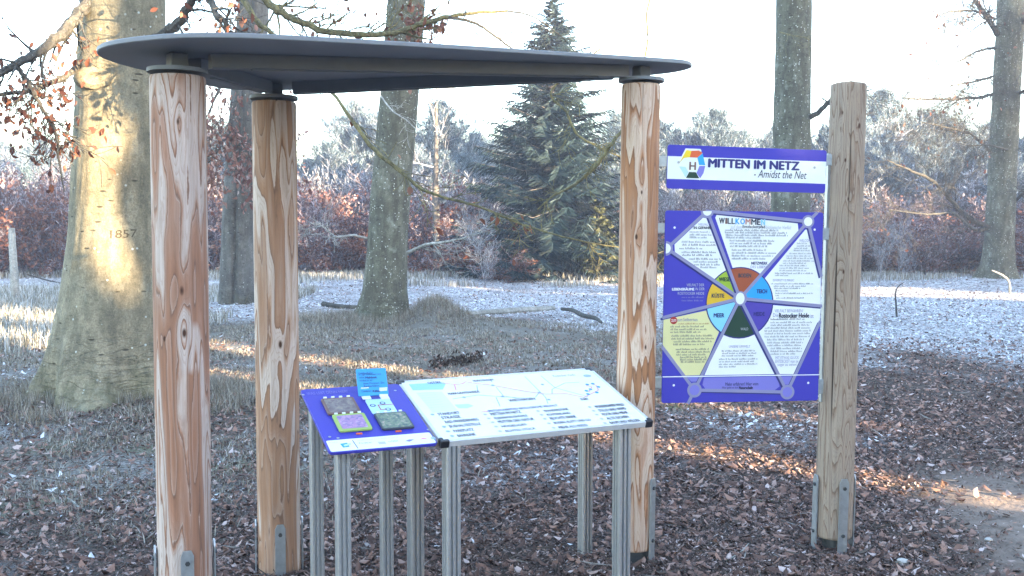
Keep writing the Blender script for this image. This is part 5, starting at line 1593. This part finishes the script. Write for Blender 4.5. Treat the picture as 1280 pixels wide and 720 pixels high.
for lb, ls in dd.items():
    ls.sort(key=lambda q: q[0])
    for i, (px, o) in enumerate(ls):
        o['label'] = lb if len(ls) == 1 else lb + (', ' + (('left', 'right')[i] + ' one of two' if len(ls) == 2 else ('first', 'second', 'third', 'fourth', 'fifth', 'sixth', 'seventh', 'eighth', 'ninth', 'tenth', 'eleventh', 'twelfth')[i] + ' from left'))

plant('spruce', (691 - 640) / FOC * 30.5, 30.5, hpx(-8, 30.5), 'dark blue-green spruce standing alone before the wood, its tip above the roof', 'tree', 1.0, .6, False)
plant('youngspruce', (752 - 640) / FOC * 29.5, 29.5, 2.4, 'small yellow-green spruce under the right side of the dark spruce', 'tree', 1.0, None, False)
plant('copper', (640 - 640) / FOC * 28.8, 28.8, 1.2, 'little brown-leaved beech at the left foot of the dark spruce', 'bush', 1.6, None, False)
plant('birch', (606 - 640) / FOC * 27.0, 27.0, hpx(238, 27.0), 'thin pale sapling standing just left of the dark spruce', 'tree', 1.0, None, False)
plant('birch', (1098 - 640) / FOC * 27.5, 27.5, hpx(248, 27.5), 'small bare sapling just right of the weathered sign post', 'tree', .9, None, False)
plant('birch', (584 - 640) / FOC * 31.0, 31.0, hpx(225, 31.0), 'bare sapling halfway between the leaning trunk and the dark spruce', 'tree', 1.0, None, False)
plant('birch', (1125 - 640) / FOC * 31.0, 31.0, hpx(255, 31.0), 'bare sapling between the sign post and the far beech', 'tree', .8, None, False)

# slim stems and stubs
slim = Trunk('slim_tree', [(362, 538, 554), (345, 541, 552), (300, 541.5, 551), (250, 540, 549), (225, 541, 548), (200, 542, 548)], 31.0, M['bark_far'], 4.6, 3, .2, 21, 20)
tag(slim.thing, 'slim dull trunk right of the leaning lichened tree', 'tree')
segs, tips = [], []
rn = random.Random(5)
for k in range(7): branchy(rn, slim.at(2.2 + k * .6) - slim.org, (rn.gauss(0, 1), rn.gauss(0, 1), .8), 1.6, .03, 2, segs, tips, .08, .2, 2, .7, .5, 4, .007)
tag(link('crown', seg_mesh('crown', segs, 3), M['frost_twig'], slim.thing), kind='stuff')


def stub(name, pts, rad, mat, label, cat, n=10):
    p, r = spline(pts, rad, 5)
    org = V3(pts[0])
    m = MB(); m.tube(p, r, n)
    o = m.build(name, M[mat], None, True, org); o.location = org
    return tag(o, label, cat)


def gp(px, py): # ground point under a mark
    q = G(px, py); return V3((q.x, q.y, g1(q.x, q.y)))


q = gp(20, 384); stub('tree_stub', [q, q + V3((-.02, 0, .7)), P(14.5, 285, q.y)], [.085, .078, .062], 'pale_wood', 'pale lichened stub standing left of the big carved beech', 'tree stub')
q = gp(1197, 339); stub('bare_stem', [q - V3((0, 0, .1)), P(1199, 310, q.y), P(1202, 276, q.y)], [.10, .085, .07], 'pale_wood', 'bare pale stem leaning beside the far right beech', 'tree stub')
# things lying on the ground
def lying(name, pts, rad, mat, label, cat='fallen branch', lift=.03):
    w = [gp(*p) + V3((0, 0, lift)) for p in pts]
    return stub(name, w, rad, mat, label, cat, 7)


lying('fallen_log', [(575, 399), (615, 394), (655, 391), (692, 388)], [.05, .075, .08, .06], 'pale_wood', 'long frosted log lying right of the leaning trunk')
lying('fallen_branch', [(702, 395), (716, 397), (728, 404), (744, 408), (752, 413)], [.03, .035, .04, .035, .02], 'limb', 'dark crooked branch lying before the third post', lift=.12)
lying('fallen_branch', [(404, 387), (425, 389), (458, 389)], [.05, .045, .03], 'limb', 'dark stick on the frost just left of the leaning trunk', lift=.05)
lying('fallen_branch', [(30, 346), (60, 356), (90, 362)], [.02, .02, .01], 'limb', 'thin branch lying at the far left by the stub', lift=.1)
lying('fallen_twig', [(84, 626), (92, 631), (100, 638), (116, 645)], [.006, .007, .006, .003], 'pale_wood', 'forked pale twig lying left of the front post', lift=.015)
lying('fallen_twig', [(2, 668), (18, 676), (40, 682)], [.006, .006, .003], 'limb', 'dark twig lying at the bottom left corner', lift=.015)
lying('fallen_twig', [(908, 706), (925, 696), (936, 684)], [.004, .004, .002], 'pale_wood', 'thin bent stalk lying left of the weathered post', lift=.02)
lying('fallen_twig', [(938, 629), (960, 630), (978, 629)], [.006, .006, .004], 'mossy', 'short yellowish twig lying left of the weathered post', lift=.015)
q = gp(1121, 398); stub('dead_stalk', [q, P(1120, 382, q.y), P(1119.5, 366, q.y), P(1123, 358, q.y), P(1130, 353, q.y)], [.018, .015, .012, .010, .006], 'limb', 'thin bent stalk sticking up from the bright frost at the right', 'twig', 6)
q = gp(1262, 366); stub('dead_stalk', [q, P(1261, 352, q.y), P(1253, 344, q.y), P(1240, 338, q.y)], [.03, .028, .024, .012], 'pale_wood', 'pale arching stalk before the roots of the far beech', 'twig', 6)
rn = random.Random(8)


def stone(px, py, r, mat, label):
    q = gp(px, py); b = MB()
    for i in range(5):
        ph = -.9 + 2.3 * i / 4
        for k in range(9):
            a = k * .698; rr = r * math.cos(ph) * rn.uniform(.8, 1.15)
            b.v.append((math.cos(a) * rr * 1.25, math.sin(a) * rr, r * .7 * math.sin(ph)))
    for i in range(4):
        for k in range(9): b.f.append((i * 9 + k, i * 9 + (k + 1) % 9, i * 9 + 9 + (k + 1) % 9, i * 9 + 9 + k))
    b.f += [tuple(range(8, -1, -1)), tuple(36 + k for k in range(9))]
    o = b.build('stone', M[mat], None, True); o.location = q + V3((0, 0, r * .35))
    tag(o, label, 'stone')


M['stone'] = plain('pale_stone', (0.42, 0.40, 0.38), 0.8, var=.2, scale=60)
stone(1128, 705, .026, 'stone', 'round pale stone on the path at the bottom right')
stone(968, 541, .02, 'stone', 'small pale stone left of the weathered post')
stone(80, 692, .016, 'stone', 'small tan stone in the mulch left of the front post')
stone(1236, 676, .016, 'stone', 'tiny white stone at the right edge of the path')
# clump of dark dead fern on the grass
rng = np.random.default_rng(3); c = []
q0, q1 = gp(540, 459), gp(603, 452)
for k in range(420):
    f = rng.random(); q = q0.lerp(q1, f)
    c.append((q.x + rng.normal(0, .02), q.y + rng.normal(0, .09), g1(q.x, q.y) + abs(rng.normal(.03, .045))))
o = link('dead_fern_clump', leaves_mesh('dead_fern_clump', np.array(c) - np.array(q0), .055, rng, .4, -.6), island_mat('blackened_fern', [(0, (.018, .012, .010)), (.7, (.05, .03, .022)), (1, (.12, .08, .06))]))
o.location = q0
tag(o, 'dark clump of dead fern on the grass beyond the tables', 'fern', None, 'stuff')

# far wood: one mass behind everything that can be told apart
rng = np.random.default_rng(31)
src = [KIND['pine'][0][1], KIND['frost'][0][0]]
Vs, Fs, off_ = [], [], 0
for m_, cnt, sc0 in ((KIND['pine'][1][1], 26, 1.0),):
    co = np.empty(len(m_.vertices) * 3, np.float32); m_.vertices.foreach_get('co', co); co = co.reshape(-1, 3)
    nf = len(m_.polygons); fv = np.empty(nf * 3, np.int32); m_.loops.foreach_get('vertex_index', fv); fv = fv.reshape(-1, 3)
    keep = rng.random(nf) < .45
    fv = fv[keep]; uq, inv = np.unique(fv, return_inverse=True); co = co[uq]; fv = inv.reshape(-1, 3)
    for k in range(cnt):
        Y = rng.uniform(58, 72); x = (-1.05 + 2.1 * (k + rng.random()) / cnt) * Y * .62
        a = rng.uniform(0, 6.28); s_ = rng.uniform(1.0, 1.35)
        r = np.array([[math.cos(a), -math.sin(a), 0], [math.sin(a), math.cos(a), 0], [0, 0, 1]])
        Vs.append((co * np.array([s_ * 2.6, s_ * 2.6, s_])) @ r.T + np.array([x, Y, g1(x, Y)])); Fs.append(fv + off_); off_ += len(co)
tag(link('far_wood', np_mesh('far_wood', np.concatenate(Vs), np.concatenate(Fs)), M['pine']), 'far frosted wood seen as one mass behind the pines', None, None, 'stuff')

# the stand of spruces behind the viewpoint, towards the sun: it keeps most of the place in shade
# (across the sun, towards the sun, radius, height)
SCREEN = [(-14.0, 18, 2.6, 13), (-10.2, 17, 2.4, 12), (-6.6, 18.5, 2.5, 13), (-3.2, 17, 2.3, 13.5), (-.3, 18, 2.2, 16), (2.15, 17, 2.05, 22), (1.5, 18.2, 2.0, 19), (3.45, 16.8, .8, 7), (3.8, 17.5, .85, 6.3), (4.3, 16.8, .85, 6.3), (4.08, 18.2, .8, 6.6), (5.22, 17.2, .74, 22), (5.2, 18.3, .70, 18),
          (7.15, 17, .78, 9), (7.75, 18, .85, 5.2), (9.5, 18, 1.6, 14), (11.2, 18.6, 1.8, 16), (12.4, 17, 2.2, 15), (15.4, 18.5, 2.4, 16.5), (16.8, 17.6, 1.9, 17), (18.6, 17, 2.2, 13), (21.9, 18, 2.2, 12.5), (28.8, 17.5, 2.2, 15), (30.2, 18.4, 2.0, 16), (32, 18.5, 2.4, 12.5), (34.4, 17, 2.3, 11), (38, 18, 2.5, 12), (42, 17, 2.4, 11.5), (46, 18, 2.5, 12.5), (50, 17, 2.5, 12)]
ES, ED = V3((math.cos(SUN_AZ - math.pi / 2), math.sin(SUN_AZ - math.pi / 2), 0)), V3((math.sin(SUN_AZ), math.cos(SUN_AZ), 0))
for (s_, d_, R, H) in SCREEN:
    p = ES * s_ + ED * d_
    plant('screen', p.x, p.y, H, 'dense dark spruce in the stand behind the viewpoint', 'tree', (R / 2.4) / (H / 12.0))

# the wood goes on to both sides
for side, where in ((-1, 'beyond the left edge'), (1, 'beyond the right edge')):
    for i in range(26):
        kind = ('copperf', 'lilac', 'pine', 'frost', 'copper', 'pine')[i % 6]
        yy = 31 + (i % 6) * 2.2 + PR.uniform(-1, 1)
        px = 640 + side * (760 + i * 24 + PR.uniform(-15, 15))
        xx = (px - 640) / FOC * yy
        yy = yy - abs(xx) * .12
        o = plant(kind, xx, yy, {'pine': 5.6, 'frost': 4.2}.get(kind, 3.3) * PR.uniform(.85, 1.2), None, None, 1.3)
        PL2.append((px, o, f"{DESC[kind]} {where} of the picture"))
d2 = defaultdict(list)
for px, o, lb in PL2: d2[lb].append((px, o))
for lb, ls in d2.items():
    for i, (px, o) in enumerate(sorted(ls, key=lambda q: q[0])): o['label'] = lb + ', ' + ('first', 'second', 'third', 'fourth', 'fifth', 'sixth', 'seventh', 'eighth', 'ninth', 'tenth')[i] + ' from left'

# ------------------------------------------------------------------ thin frost haze
hb = MB().box((0, 40, 9.5), (200, 150, 24)).build('haze', None)
hm = bpy.data.materials.new('frost_haze'); hm.use_nodes = True; ht = hm.node_tree; ht.nodes.remove(ht.nodes['Principled BSDF'])
pv = ht.nodes.new('ShaderNodeVolumePrincipled'); pv.inputs['Color'].default_value = (.83, .83, .97, 1); pv.inputs['Density'].default_value = .0027; pv.inputs['Anisotropy'].default_value = 0.2
ht.links.new(pv.outputs[0], ht.nodes['Material Output'].inputs['Volume'])
hb.data.materials.append(hm); tag(hb, kind='stuff')
